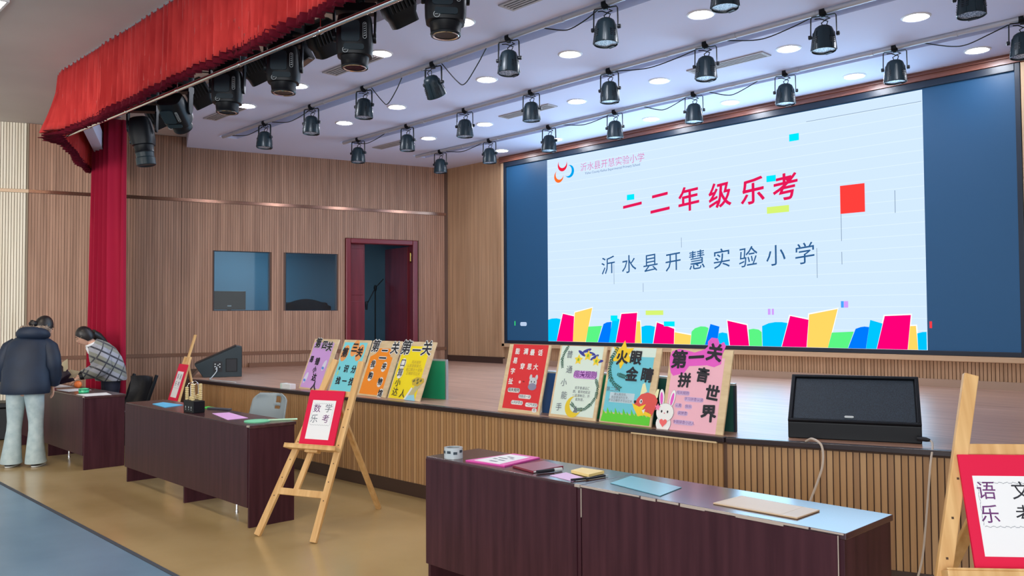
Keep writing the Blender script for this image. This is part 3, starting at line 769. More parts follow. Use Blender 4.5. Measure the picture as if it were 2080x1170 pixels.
headpan_me = MB().extr(rrect(-0.085, 0.04, -0.03, 0.12, 0.02), -0.121, -0.108).extr(rrect(-0.07, 0.07, -0.085, -0.045, 0.015), -0.118, -0.104).mesh('cover_plate', m_black2)
hlens_me = MB().lathe([(0.0005, -0.172), (0.06, -0.177), (0.083, -0.180)], 24).mesh('lens', m_glasslens, True)
hglint_me = MB().lathe([(0.070, -0.1835), (0.080, -0.1865), (0.084, -0.1835)], 24, cap=False).mesh('lens_rim', m_chrome, True)
em = MB()
def annulus(mb, cx, cz, r0, r1, y, sx=1.0, n=24):
    for k in range(n):
        a, b = 2*PI*k/n, 2*PI*(k+1)/n
        mb.quad((cx+r0*sx*math.cos(a), y, cz+r0*math.sin(a)), (cx+r1*sx*math.cos(a), y, cz+r1*math.sin(a)), (cx+r1*sx*math.cos(b), y, cz+r1*math.sin(b)), (cx+r0*sx*math.cos(b), y, cz+r0*math.sin(b)))
annulus(em, -0.058, -0.088, 0.017, 0.020, -0.1135)
em.quad((-0.070, -0.1135, -0.0905), (-0.046, -0.1135, -0.0855), (-0.046, -0.1135, -0.0825), (-0.070, -0.1135, -0.0875))
emblem_me = em.mesh('emblem', m_logo)
lb = MB()
pl = rrect(0.062, 0.088, -0.01, 0.105, 0.0125); pi_ = rrect(0.0645, 0.0855, -0.0075, 0.1025, 0.0105)
for k in range(len(pl)):
    j = (k+1) % len(pl); lb.quad((pl[k][0], -0.1215, pl[k][1]), (pl[j][0], -0.1215, pl[j][1]), (pi_[j][0], -0.1215, pi_[j][1]), (pi_[k][0], -0.1215, pi_[k][1]))
for k in range(6):
    z = 0.008 + k*0.016; lb.quad((0.069, -0.1215, z), (0.081, -0.1215, z+0.002), (0.081, -0.1215, z+0.010), (0.069, -0.1215, z+0.004))
label_me = lb.mesh('oval_label', m_logo)
hy = MB()
for s in (-1, 1):
    hy.bar((s*0.139, 0, 0.02), (s*0.143, 0, 0.21), 0.016, 0.08, up=(0, 1, 0)); hy.lathe([(0.034, -0.010), (0.036, 0), (0.034, 0.010)], 16, c=(s*0.139, 0, 0.02), axis=Matrix.Rotation(PI/2, 3, 'Y'))
hy.box((0, 0, 0.225), (0.302, 0.11, 0.06)); hy.lathe([(0.07, 0.25), (0.07, 0.285)], 18)
hyoke_me = hy.mesh('yoke', m_black, True)
base_me = loft(MB(), [superring(0.185, 0.125, 0.285, e=6), superring(0.195, 0.135, 0.30, e=6), superring(0.195, 0.135, 0.40, e=6), superring(0.18, 0.12, 0.42, e=6)]).mesh('base', m_black, True)
disp_me = MB().extr(rrect(-0.16, -0.02, 0.315, 0.385, 0.008), -0.141, -0.13).mesh('display_panel', mat('blue_grey_display', (52, 82, 118), 0.3))
disp2_me = MB().extr(rrect(0.03, 0.10, 0.32, 0.38, 0.006), -0.139, -0.13).mesh('socket_panel', mat('dull_grey_socket', (92, 100, 106), 0.4))
hclamp_me = MB().box((-0.11, 0, 0.44), (0.04, 0.05, 0.06)).box((0.11, 0, 0.44), (0.04, 0.05, 0.06)).mesh('clamp', m_chrome)
MH = [(-8.93, 3.44, 53, 28, 'black moving head with a long barrel hanging lowest, at the left end of its row', 1.0, 1),
      (-8.07, 3.52, 40, 52, 'black moving head tipped sideways, second from the left behind the silver pipe', 1.0, 0),
      (-6.98, 3.515, 53, 0, 'black moving head pointing straight down, third from the left behind the silver pipe', 1.0, 0),
      (-6.00, 3.495, 53, 0, 'black moving head pointing straight down, fourth from the left behind the silver pipe', 1.0, 0),
      (-5.00, 3.478, 53, 0, 'black moving head pointing straight down, fifth from the left behind the silver pipe', 1.0, 0),
      (-4.00, 3.462, 53, 0, 'largest black moving head, cut off by the upper picture edge', 1.0, 0)]
barrel_me = MB().lathe([(0.095, -0.10), (0.088, -0.23), (0.096, -0.24), (0.096, -0.31), (0.088, -0.315), (0.07, -0.305)], 22).mesh('barrel', m_black2, True)
for x, z, rz, tl, lab, sc, long_ in MH:
    t = thing('moving_head_light', lab, 'stage light', (x, 3.30, z), group='moving heads behind the valance')
    dz = 3.97-0.02-0.44 - z
    b = link('base', base_me, t, loc=(-0.05, 0, dz - 0.02)); link('display_panel', disp_me, b); link('socket_panel', disp2_me, b); link('clamp', hclamp_me, t, loc=(-0.05, 0, dz-0.01))
    yk = link('yoke', hyoke_me, t, loc=(0, 0, dz-0.02 if dz > 0 else 0), rot=(0, 0, R(rz)))
    if long_: tilt = (R(8), 0, R(-35))
    else: tilt = (R(tl), 0, R(rz))
    h = link('head', head_me, t, rot=tilt)
    for nm, me in (('cover_plate', headpan_me), ('lens', hlens_me), ('lens_rim', hglint_me), ('emblem', emblem_me), ('oval_label', label_me)):
        link(nm, me, h)
    if long_: link('barrel', barrel_me, h)
fbody = loft(MB(), [superring(0.09, 0.07, 0.12, e=5), superring(0.115, 0.10, 0.09, e=5), superring(0.12, 0.105, -0.06, e=5), superring(0.10, 0.09, -0.10, e=5), superring(0.095, 0.085, -0.16, e=5)])
fb_me = fbody.mesh('housing', m_black, True)
ff = MB()
for k in range(7): ff.bx(-0.09+k*0.03-0.004, -0.09+k*0.03+0.004, -0.12, -0.10, -0.05, 0.08)
ff_me = ff.mesh('cooling_fin', m_cable)
fl_me = MB().extr(rrect(-0.075, 0.075, -0.065, 0.065, 0.01), 0.0, 0.004).xf(Matrix.Translation((0, 0, -0.162)) @ Matrix.Rotation(R(90), 4, 'X')).mesh('lens', m_glasslens)
fy_me = MB().tube([(-0.14, 0, 0), (-0.14, 0, 0.20), (0.14, 0, 0.20), (0.14, 0, 0)], [(0.006, 0.016)]*4, 6).box((0, 0, 0.24), (0.05, 0.05, 0.09)).mesh('yoke', m_black)
for x, y, z, rx, rz, lab in [(-9.33, 3.60, 3.80, 40, 70, 'black box floodlight half hidden behind the two leftmost moving heads'),
                          (-8.29, 3.60, 3.83, 38, 62, 'black box floodlight tilted between the second and third moving heads'),
                          (-7.09, 3.60, 3.83, 38, 62, 'black box floodlight tilted between the third and fourth moving heads'),
                          (-6.38, 3.60, 3.83, 30, 30, 'left one of two black floodlights between the fourth and fifth moving heads'),
                          (-5.93, 3.60, 3.82, 42, 75, 'right one of two black floodlights between the fourth and fifth moving heads'),
                          (-4.92, 3.60, 3.81, 38, 62, 'black box floodlight tilted between the fifth and sixth moving heads')]:
    t = thing('box_floodlight', lab, 'stage light', (x, y, z), group='floodlights between the moving heads')
    link('yoke', fy_me, t, rot=(0, 0, R(rz)))
    h = link('housing', fb_me, t, rot=(R(rx*0.5), R(-30), R(rz))); link('cooling_fin', ff_me, h); link('lens', fl_me, h)
for k, (x, lab) in enumerate([(-9.3, 'tangle of black cable above the leftmost moving head'), (-8.5, 'tangle of black cable between the two leftmost bases'), (-7.6, 'tangle of black cable left of the third moving head'),
                              (-6.6, 'tangle of black cable left of the fourth moving head'), (-5.7, 'tangle of black cable left of the fifth moving head'), (-4.75, 'tangle of black cable left of the sixth moving head')]):
    rnd = random.Random(k+3); pts = []
    for i in range(12):
        a = i*1.3; pts.append((x + 0.05*i - 0.28 + 0.06*math.cos(a), 3.05 + 0.04*math.sin(a*0.8), 3.74 + 0.09*math.sin(a) + rnd.uniform(-0.03, 0.03)))
    cable(pts, lab, 'cable tangles behind the valance', 0.008)

# ------------------------------------------------------------------ desks
def desk(name, label, x0, x1, yf, yb, mids=(), group='dark mahogany desks', glide=None, wear=False):
    t = thing(name, label, 'desk', (x0, yf, 0), (0, 0, 0), group)
    L, D = x1-x0, yb-yf
    MB().bx(0, L+0.006, 0.0, D+0.012, 0.726, 0.75).make('desk_top', m_desktop, t, bevel=0.003)
    MB().bx(0.004, L-0.022, -0.006, 0.012, 0.145, 0.738).make('front_panel', m_desk, t, bevel=0.002)
    for x in (0.0, L-0.022):
        MB().bx(x, x+0.022, 0.0 if x else 0.014, D, 0.0, 0.726).make('side_panel', m_desk, t, bevel=0.002)
    for x in mids: MB().bx(x, x+0.02, 0.014, D-0.02, 0.0, 0.726).make('middle_panel', m_desk, t)
    if glide:
        for gx, gy in glide: MB().lathe([(0.013, 0.0), (0.013, 0.02), (0.010, 0.025), (0.010, 0.16)], 12, c=(gx, gy, 0)).make('leg', m_chrome, t, smooth=True)
    ed = MB().bx(0.0, L, -0.0075, -0.005, 0.741, 0.7495)
    if wear:
        rr = random.Random(3); ed = MB(); x = 0.0
        while x < L-0.05:
            w = rr.uniform(0.05, 0.16); ed.bx(x, min(x+w, L), -0.0085, -0.004, 0.7425 + rr.uniform(-0.006, 0.003), 0.7505); x += w + rr.choice([0, 0, 0, 0.01])
        ed.bx(L-0.022, L-0.019, -0.0085, -0.005, 0.56, 0.74).bx(-0.001, 0.003, -0.0075, -0.004, 0.60, 0.735)
        ed.make('chipped_edge', m_deskedge, t, label='pale chipped veneer along the front edge')
    else:
        MB().bx(L-0.03, L+0.002, -0.009, 0.004, 0.738, 0.7502).make('chipped_corner', m_deskedge, t, label='pale chipped corner')
    return t
desk('long_desk', 'long dark mahogany desk where the two women are working', -11.72, -9.30, 2.88, 3.28, mids=(1.15,), glide=[(1.45, 0.15)])
desk('long_desk', 'long dark mahogany desk holding the bead counting frame', -8.37, -5.87, 2.96, 3.33, mids=(1.30,), glide=[(1.98, 0.16)])
desk('short_desk', 'dark mahogany desk with the tape roll and pink folder', -3.86, -2.684, 3.03, 3.42, glide=[(0.8, 0.2)])
desk('short_desk', 'dark mahogany desk with a chipped pale front edge holding the brown board', -2.676, -1.405, 3.03, 3.44, wear=True)

def sheet(name, label, cat, pts, m, z=0.7505, th=0.0015, group=None):
    if sum(a[0]*b[1]-b[0]*a[1] for a, b in zip(pts, pts[1:]+pts[:1])) < 0: pts = pts[::-1]
    o = MB().prism(pts, z, z+th).make(name, m)
    return tag(o, label, cat, group)
# on the short desks
t = thing('tape_roll', 'clear tape roll with dark print standing on the desk corner', 'tape', (-3.70, 3.10, 0.7505))
MB().lathe([(0.040, 0), (0.053, 0), (0.053, 0.06), (0.040, 0.06), (0.040, 0)], 28, cap=False).make('tape', mat('clear_tape_grey', (190, 200, 206), 0.15), t, smooth=True)
MB().lathe([(0.036, 0.001), (0.0405, 0.001), (0.0405, 0.059), (0.036, 0.059), (0.036, 0.001)], 28, cap=False).make('core', mat('tape_core_print', (150, 160, 166), 0.5), t, smooth=True)
pm = MB()
for a in (-1.9, -1.2, -0.5, 0.2):
    pm.box((0.0535*math.cos(a), 0.0535*math.sin(a), 0.036 + 0.006*math.sin(a*5)), (0.002, 0.022, 0.014), Matrix.Rotation(a, 3, 'Z'))
pm.make('print_mark', mat('dark_print', (52, 66, 78), 0.5), t)
t = thing('pink_folder', 'magenta folder with a printed white sheet at the tape roll', 'folder', (0, 0, 0))
MB().prism([(-3.56, 3.07), (-3.28, 3.10), (-3.33, 3.42), (-3.53, 3.41)], 0.7505, 0.758).make('cover', mat('magenta_card', (226, 80, 176), 0.4), t)
MB().prism([(-3.52, 3.10), (-3.33, 3.11), (-3.37, 3.38), (-3.52, 3.37)], 0.758, 0.7595).make('printed_sheet', m_paper, t)
pr = MB()
for k, (x, y, w) in enumerate([(-3.44, 3.30, 0.05), (-3.45, 3.25, 0.07), (-3.41, 3.20, 0.05), (-3.47, 3.21, 0.03), (-3.42, 3.15, 0.06), (-3.40, 3.27, 0.03)]):
    pr.bx(x-w/2, x+w/2, y-0.009, y+0.009, 0.7595, 0.7598)
pr.make('print', m_greyink, t)
t = thing('dark_red_book', 'dark red notebook lying right of the magenta folder', 'book', (0, 0, 0))
MB().prism([(-3.24, 3.12), (-3.05, 3.08), (-3.04, 3.30), (-3.22, 3.34)], 0.7505, 0.762).make('cover', mat('dark_red_cover', (132, 40, 60), 0.35), t, bevel=0.002)
MB().prism([(-3.235, 3.125), (-3.046, 3.085), (-3.045, 3.295), (-3.215, 3.335)], 0.753, 0.7595).make('pages', m_paper, t)
t = thing('black_marker', 'black marker pen lying beside the dark red notebook', 'pen', (-3.02, 3.08, 0.7605), (0, 0, R(76)))
MB().tube([(0, 0, 0), (0.10, 0, 0), (0.102, 0, 0)], [0.009, 0.009, 0.006], 10).make('barrel', m_cable, t, smooth=True)
MB().tube([(0.102, 0, 0), (0.15, 0, 0)], 0.0095, 10).make('cap', m_logo, t, smooth=True)
sheet('pink_paper', 'pale pink paper slip on the desk near the seam', 'paper', [(-2.94, 3.09), (-2.76, 3.06), (-2.79, 3.17), (-2.94, 3.21)], mat('pale_pink_paper', (222, 186, 232), 0.6), group=None)
t = thing('sticky_note_pad', 'yellow sticky note pad on the desk near the seam', 'notepad', (0, 0, 0))
MB().prism([(-2.91, 3.215), (-2.77, 3.19), (-2.78, 3.32), (-2.92, 3.31)], 0.7522, 0.766).make('pad', mat('sticky_yellow', (240, 216, 144), 0.6), t)
for k, (a, b, lab) in enumerate([((-2.77, 3.06), (-2.735, 3.17), 'thin dark pen beside the pale pink slip'), ((-2.735, 3.13), (-2.72, 3.28), 'thin dark pen beside the yellow sticky note pad')]):
    t = thing('pen', lab, 'pen', (a[0], a[1], 0.757), group='thin dark pens by the desk seam')
    d = Vector((b[0]-a[0], b[1]-a[1], 0))
    MB().tube([(0, 0, 0), d*0.85], 0.0055, 8).make('barrel', m_cable, t, smooth=True); MB().tube([d*0.85, d], [0.0055, 0.0015], 8).make('tip', m_logo, t, smooth=True)
sheet('pale_blue_sheet', 'pale blue plastic sheet right of the desk seam', 'paper', [(-2.60, 3.15), (-2.64, 3.36), (-2.30, 3.30), (-2.26, 3.08)], mat('pale_blue_plastic', (100, 164, 186), 0.25), th=0.003)
t = thing('brown_board', 'tan clip board lying on the right desk with the chipped edge', 'board', (0, 0, 0))
MB().prism([(-2.01, 3.11), (-1.63, 3.11), (-1.63, 3.30), (-2.0, 3.32)], 0.7505, 0.757).make('board', mat('tan_board', (206, 178, 146), 0.45), t, bevel=0.002)
MB().prism([(-1.99, 3.13), (-1.70, 3.125), (-1.70, 3.29), (-1.98, 3.305)], 0.757, 0.7575).make('paper', mat('tan_paper', (214, 190, 164), 0.5), t)

# on the desk with the counting frame
sheet('blue_paper', 'bright blue paper pair left of the counting frame', 'paper', [(-8.08, 3.20), (-8.00, 3.07), (-7.61, 3.03), (-7.70, 3.23)], mat('bright_blue_paper', (96, 192, 238), 0.5), th=0.004)
sheet('pink_paper', 'pink paper sheet on the desk right of the counting frame', 'paper', [(-6.85, 3.12), (-6.33, 3.01), (-6.33, 3.18), (-6.81, 3.25)], mat('pink_lilac_paper', (232, 176, 236), 0.5), th=0.002)
sheet('green_card', 'bright green card behind the counting frame', 'paper', [(-7.36, 3.22), (-7.20, 3.26), (-7.26, 3.335), (-7.40, 3.335)], mat('bright_green_card', (70, 204, 76), 0.5), th=0.004)
t = thing('ruler_bar', 'dark grey bar lying at the rear edge behind the green card', 'ruler', (-7.10, 3.30, 0.7505), (0, 0, R(18)))
MB().bx(-0.13, 0.13, -0.02, 0.02, 0, 0.014).make('bar', mat('dark_grey_bar', (74, 78, 92), 0.4), t, bevel=0.003)
t = thing('paddle_sign', 'mint green round paddle with a pale handle on the desk corner', 'paddle', (-6.08, 3.13, 0.7505), (0, 0, R(62)))
MB().lathe([(0.0005, 0), (0.098, 0), (0.098, 0.006), (0.0005, 0.006)], 30).make('disc', mat('mint_green', (120, 214, 168), 0.45), t)
MB().bx(0.08, 0.30, -0.016, 0.016, 0.0, 0.012).make('handle', mat('pale_mint', (190, 232, 196), 0.45), t, bevel=0.004)
t = thing('counting_frame', 'black based counting frame with wire loops of cream beads', 'counting frame', (-7.06, 3.06, 0.7505))
bs = MB().bx(-0.105, 0.095, -0.05, 0.05, 0, 0.10).make('base', m_black, t, bevel=0.004)
for x in (-0.06, 0.0, 0.05): MB().box((x, -0.0505, 0.045), (0.010, 0.001, 0.016)).box((x, -0.0505, 0.025), (0.016, 0.001, 0.004)).make('mark', m_logo, bs)
beadm = mat('cream_beads', (228, 206, 150), 0.35)
bead_me = MB().lathe([(0.004, -0.008), (0.013, -0.006), (0.0155, 0), (0.013, 0.006), (0.004, 0.008)], 10).mesh('bead', beadm, True)
for i, (x, dy) in enumerate([(-0.075, 0.0), (-0.025, 0.012), (0.045, 0.0)]):
    h0 = 0.235 if i != 1 else 0.25
    pts = [(x, -0.032+dy, 0.10), (x, -0.034+dy, h0-0.03), (x, -0.02+dy, h0), (x, 0.005+dy, h0+0.012), (x, 0.025+dy, h0-0.005), (x, 0.032+dy, h0-0.04), (x, 0.032+dy, 0.10)]
    MB().tube(pts, 0.0032, 8).make('wire_loop', m_chrome, t, smooth=True)
    n0, n1 = ((7, 2), (2, 3), (9, 9))[i]
    for k in range(n0): link('bead', bead_me, t, loc=(x, -0.033+dy, 0.11+k*0.0155))
    for k in range(n1): link('bead', bead_me, t, loc=(x, 0.032+dy, 0.11+k*0.0155))

# on the women's desk
sheet('paper_sheet', 'white paper sheet on the near corner of the women\'s desk', 'paper', [(-9.62, 2.90), (-9.32, 2.90), (-9.31, 3.15), (-9.62, 3.20)], m_paper)
t = thing('green_tin', 'small round green tin on the women\'s desk', 'tin', (-9.80, 3.03, 0.7505))
MB().lathe([(0.048, 0), (0.052, 0.004), (0.052, 0.034), (0.046, 0.044), (0.02, 0.05)], 22).make('tin', mat('green_tin_paint', (64, 200, 140), 0.3), t, smooth=True)
MB().lathe([(0.053, 0.028), (0.054, 0.030), (0.054, 0.036), (0.053, 0.038)], 22, cap=False).make('lid_rim', mat('dark_green_rim', (28, 110, 84), 0.3), t)
for pts, lab in [([(-10.40, 2.93), (-10.05, 2.95), (-10.1, 3.20), (-10.42, 3.18)], 'loose white sheet on the desk right of the bouquet'), ([(-11.45, 2.94), (-10.75, 2.93), (-10.75, 3.2), (-11.45, 3.2)], 'long white sheet under the dark bouquet and the jars')]:
    sheet('paper_sheet', lab, 'paper', pts, m_paper)
t = thing('flower_bouquet', 'bouquet in dark paper with cream wrapping corners on the women\'s desk', 'bouquet', (-10.66, 2.97, 0.815), (R(-52), 0, R(0)))
bm = MB(); 
for k in range(25):
    pass
rs = []
for k in range(6):
    v = k/5; r = 0.03 + 0.11*v
    rs.append([Vector((r*(1+0.16*math.sin(5*a+v*2))*math.cos(a), r*(1+0.16*math.sin(5*a+v*2))*math.sin(a), -0.03+0.25*v)) for a in [2*PI*j/30 for j in range(30)]])
for k in range(5): bm.v += []
i0 = 0
for r in rs: bm.v += r
for k in range(5):
    for j in range(30):
        a = k*30+j; b = k*30+(j+1) % 30; bm.f.append((a, b, b+30, a+30))
sol(bm.make('wrap', mat('dark_plum_paper', (46, 30, 46), 0.5), t, smooth=True), 0.003)
t.scale = (0.8, 0.8, 0.8)
cream = mat('cream_paper', (226, 210, 174), 0.6)
for a in (0.2, 1.7, 2.9, 4.3, 5.4):
    MB().poly([(0.06*math.cos(a-0.5), 0.06*math.sin(a-0.5), 0.13), (0.06*math.cos(a+0.5), 0.06*math.sin(a+0.5), 0.13), (0.17*math.cos(a+0.45), 0.17*math.sin(a+0.45), 0.24), (0.24*math.cos(a), 0.24*math.sin(a), 0.32), (0.17*math.cos(a-0.45), 0.17*math.sin(a-0.45), 0.25)]).make('wrapping_corner', cream, t)
for k in range(9):
    a = k*2.4; r = 0.03 + 0.008*k
    MB().ball((r*math.cos(a), r*math.sin(a), 0.22), (0.032, 0.032, 0.026), 9, 6).make('flower', mat('dark_maroon_flower', (74, 24, 40), 0.7) if k % 3 else mat('dusky_rose_flower', (150, 84, 96), 0.7), t, smooth=True)
for (x, y), c, lab, s in [((-10.83, 2.99), (226, 44, 84), 'red and white toy cup on the women\'s desk', 1.0), ((-11.02, 3.02), (70, 60, 40), 'dark round jar with a pale lid on the women\'s desk', 0.9), ((-10.46, 3.17), (240, 122, 56), 'orange tangerine-sized ball by the women\'s hands', 0.9)]:
    kind = 'jar' if 'jar' in lab else ('cup' if 'cup' in lab else 'ball')
    t = thing('toy_'+kind if kind == 'cup' else kind, lab, kind, (x, y, 0.7525))
    mm = mat('prop_%d_%d' % (c[0], c[1]), c, 0.35)
    if kind == 'ball':
        MB().ball((0, 0, 0.042), 0.042, 16, 10).make('peel', mm, t, smooth=True); MB().lathe([(0.004, 0.08), (0.008, 0.086)], 8).make('stem', m_dkgreen, t)
    else:
        MB().lathe([(0.036*s, 0), (0.052*s, 0.01), (0.056*s, 0.06), (0.050*s, 0.082)], 20).make('body', mm, t, smooth=True)
        MB().lathe([(0.052*s, 0.08), (0.054*s, 0.086), (0.052*s, 0.098), (0.02, 0.102)], 20).make('lid', m_paper if kind == 'jar' else cream, t, smooth=True)
        MB().lathe([(0.0565*s, 0.035), (0.0575*s, 0.04), (0.0565*s, 0.05)], 20, cap=False).make('band', m_paper, t)

# ------------------------------------------------------------------ easels with red signs
def easel(label, loc, rz, t, legL, legR, mast, shelf, low, topv, rear, group='pine easels', legw=0.052):
    e = thing('easel', label, 'easel', loc, (0, 0, R(rz)), group); rot = (-R(t), 0, 0)
    for a, b in (legL, legR):
        o = MB().bar((a[0], 0, a[1]+0.004), (b[0], 0, b[1]), legw, 0.026, up=(0, 1, 0)).make('leg', m_pine, e, bevel=0.004, rot=rot)
        for k in range(7):
            f = 0.22 + k*0.09; x = a[0]+(b[0]-a[0])*f; z = a[1]+(b[1]-a[1])*f
            MB().lathe([(0.0035, -0.0135), (0.0035, -0.0128)], 8, c=(x, 0, z), axis=Matrix.Identity(3)).xf(Matrix.Identity(4)) if False else None
        ph = MB()
        for k in range(6):
            f = 0.22 + k*0.10; x = a[0]+(b[0]-a[0])*f; z = a[1]+(b[1]-a[1])*f
            ph.box((x, -0.0134, z), (0.008, 0.001, 0.008))
        ph.make('peg_holes', m_pinedark, o, kind='stuff')
    lx = lambda leg, v: leg[0][0] + (leg[1][0]-leg[0][0])*(v-leg[0][1])/(leg[1][1]-leg[0][1])
    MB().bar((mast[0][0], 0.004, mast[0][1]), (mast[1][0], 0.004, mast[1][1]), 0.045, 0.02, up=(0, 1, 0)).make('mast', m_pine, e, bevel=0.003, rot=rot)
    MB().bar((lx(legL, low), 0.0, low), (lx(legR, low), 0.0, low), 0.022, 0.048).make('crossbar', m_pine, e, bevel=0.003, rot=rot)
    MB().bar((lx(legL, topv), 0.004, topv), (lx(legR, topv), 0.004, topv), 0.022, 0.04).make('crossbar', m_pine, e, bevel=0.003, rot=rot)
    sh = MB().bx(shelf[0], shelf[1], -0.072, 0.014, shelf[2]-0.026, shelf[2]).bx(shelf[0], shelf[1], -0.072, -0.062, shelf[2], shelf[2]+0.008)
    sh.bx((shelf[0]+shelf[1])/2-0.05, (shelf[0]+shelf[1])/2+0.06, -0.05, 0.0, shelf[2]-0.045, shelf[2]-0.026)
    sh.make('shelf', m_pine, e, bevel=0.003, rot=rot)
    tt = R(t); mx_ = lx((mast[0], mast[1]), topv-0.02); top = (mx_, (topv-0.02)*math.sin(tt)+0.028, (topv-0.02)*math.cos(tt))
    MB().bar((rear[0], rear[1], 0.004), top, 0.045, 0.024, up=(0, 1, 0)).make('rear_leg', m_pine, e, bevel=0.004)
    return e
def sign(label, loc, rz, t, u0, u1, v0, v1, pu0, pu1, pv0, pv1, chars):
    s = thing('sign_card', label, 'sign', loc, (0, 0, R(rz)), 'red signs on the easels'); rot = (-R(t), 0, 0)
    b = MB().bx(u0, u1, -0.026, -0.016, v0, v1).make('card', m_redcard, s, rot=rot)
    pp = MB().bx(pu0, pu1, -0.0272, -0.026, pv0, pv1).make('paper', m_paper, s, rot=rot)
    for ch, u, v, size, m in chars: letters(ch, u, v, -0.0276, size, m, pp, off=0.004)
    wv = MB(); n = 40
    for zz in (pv1 - (pv1-pv0)*0.09, pv0 + (pv1-pv0)*0.36):
        pts = [(pu0+0.016+(pu1-pu0-0.032)*i/n, -0.0276, zz+0.0025*math.sin(i*1.3)+0.0015*math.sin(i*3.1)) for i in range(n+1)]
        for p, q in zip(pts, pts[1:]): wv.quad(p, q, (q[0], q[1], q[2]+0.0016), (p[0], p[1], p[2]+0.0016))
    for uu in (pu0+0.012, pu1-0.014):
        za, zb = pv0 + (pv1-pv0)*0.38, pv1 - (pv1-pv0)*0.11
        for i in range(12):
            z = za + (zb-za)*i/12; wv.quad((uu+0.002*math.sin(i*2), -0.0276, z), (uu+0.002*math.sin(i*2)+0.0014, -0.0276, z), (uu+0.002*math.sin(i*2+2)+0.0014, -0.0276, z+(zb-za)/14), (uu+0.002*math.sin(i*2+2), -0.0276, z+(zb-za)/14))
    wv.make('wavy_border', m_greyink, pp)
    return s
LA = ((-0.245, 0), (0.103, 1.31)); RA = ((0.245, 0), (0.338, 1.30))
easel('pine easel standing between the long desk and the short desks', (-5.40, 2.99, 0), 21.4, 20, LA, RA, ((0.0, 0.33), (0.15, 1.05)), (-0.14, 0.315, 0.652), 0.325, 1.05, (0.08, 1.05))
sign('red sign with the words 数学乐考 on the middle pine easel', (-5.40, 2.99, 0), 21.4, 20, -0.045, 0.262, 0.663, 1.066, 0.0, 0.205, 0.705, 0.992,
     [('数', 0.052, 0.927, 0.066, m_purpleink), ('学', 0.152, 0.930, 0.066, m_greyink), ('乐', 0.045, 0.850, 0.066, m_greyink), ('考', 0.145, 0.853, 0.066, m_purpleink)])
LB = ((-0.162, 0), (0.231, 1.385)); RB = ((0.47, 0), (0.58, 1.385))
easel('pine easel nearest the camera, cut by the right picture edge', (-1.0, 3.0, 0), 41.3, 18, LB, RB, ((0.20, 0.33), (0.32, 1.10)), (0.015, 0.60, 0.680), 0.325, 1.105, (0.17, 1.0))
sign('red sign with the words 语文乐考 on the nearest easel', (-1.0, 3.0, 0), 41.3, 18, 0.128, 0.440, 0.682, 1.082, 0.166, 0.390, 0.728, 1.006,
     [('语', 0.206, 0.950, 0.068, m_purpleink), ('文', 0.325, 0.950, 0.068, m_ink), ('乐', 0.206, 0.868, 0.068, m_purpleink), ('考', 0.325, 0.868, 0.068, m_ink)])
LC = ((-0.24, 0), (-0.07, 1.16)); RC = ((0.24, 0), (0.07, 1.16))
easel('small pine easel at the far end of the hall before the stage corner', (-9.43, 3.66, 0), -5.5, 17, LC, RC, ((0, 0.30), (0, 1.42)), (-0.19, 0.19, 0.635), 0.31, 1.08, (0, 0.55))
sign('red sign seen nearly edge-on upon the small far easel', (-9.43, 3.66, 0), -5.5, 17, -0.15, 0.15, 0.636, 1.07, -0.10, 0.10, 0.69, 0.985,
     [('英', -0.045, 0.92, 0.062, m_purpleink), ('语', 0.045, 0.92, 0.062, m_ink), ('乐', -0.045, 0.84, 0.062, m_ink), ('考', 0.045, 0.84, 0.062, m_purpleink)])

# ------------------------------------------------------------------ chairs
t = thing('leather_chair', 'black leather meeting chair beside the leaning woman behind her desk', 'chair', (-10.47, 3.61, 0), (0, 0, R(190)))
def pad(w, d, n=9):
    return None
# seat pad
loft(MB(), [superring(0.22, 0.21, 0.41, e=5), superring(0.235, 0.225, 0.425, e=5), superring(0.238, 0.228, 0.455, e=5), superring(0.22, 0.21, 0.475, e=5)]).make('seat', m_leather, t, smooth=True)
bk_ = MB(); nu, nv = 14, 12
for side in (0, 1):
    for j in range(nv+1):
        v = j/nv; z = 0.50 + 0.34*v
        for i in range(nu+1):
            u = i/nu*2-1; w = 0.225*(0.92+0.10*v)
            y = -0.235 - 0.10*v - 0.03*math.sin(v*PI) + 0.045*u*u - (0.045 if side else 0) * (1-0.6*abs(u)**3)
            bk_.v.append(Vector((u*w, y, z + 0.012*math.cos(u*1.4)*v)))
st = (nu+1)*(nv+1)
for side in (0, 1):
    for j in range(nv):
        for i in range(nu):
            a = side*st + j*(nu+1)+i; q = (a, a+1, a+nu+2, a+nu+1); bk_.f.append(q if side == 0 else q[::-1])
bd = [j*(nu+1) for j in range(nv+1)] + [nv*(nu+1)+i for i in range(1, nu+1)] + [j*(nu+1)+nu for j in range(nv-1, -1, -1)] + [i for i in range(nu-1, 0, -1)]
for a, b in zip(bd, bd[1:]+bd[:1]): bk_.f.append((a, b, b+st, a+st))
bk_.make('backrest', m_leather, t, smooth=True)
for s in (-1, 1):
    MB().bar((s*0.235, -0.225, 0.0), (s*0.235, -0.20, 0.45), 0.03, 0.04, up=(0, 1, 0)).bar((s*0.235, -0.20, 0.45), (s*0.245, -0.35, 0.865), 0.026, 0.036, up=(0, 1, 0)).make('rear_leg', m_black, t, bevel=0.005)
    MB().bar((s*0.235, 0.215, 0.0), (s*0.23, 0.205, 0.42), 0.034, 0.038, up=(0, 1, 0)).make('front_leg', m_black, t, bevel=0.005)
    MB().bar((s*0.235, -0.205, 0.22), (s*0.235, 0.205, 0.22), 0.02, 0.025).make('stretcher', m_black, t)
MB().bar((-0.235, 0.205, 0.395), (0.235, 0.205, 0.395), 0.025, 0.04).bar((-0.235, -0.205, 0.395), (0.235, -0.205, 0.395), 0.025, 0.04).make('seat_frame', m_black, t)

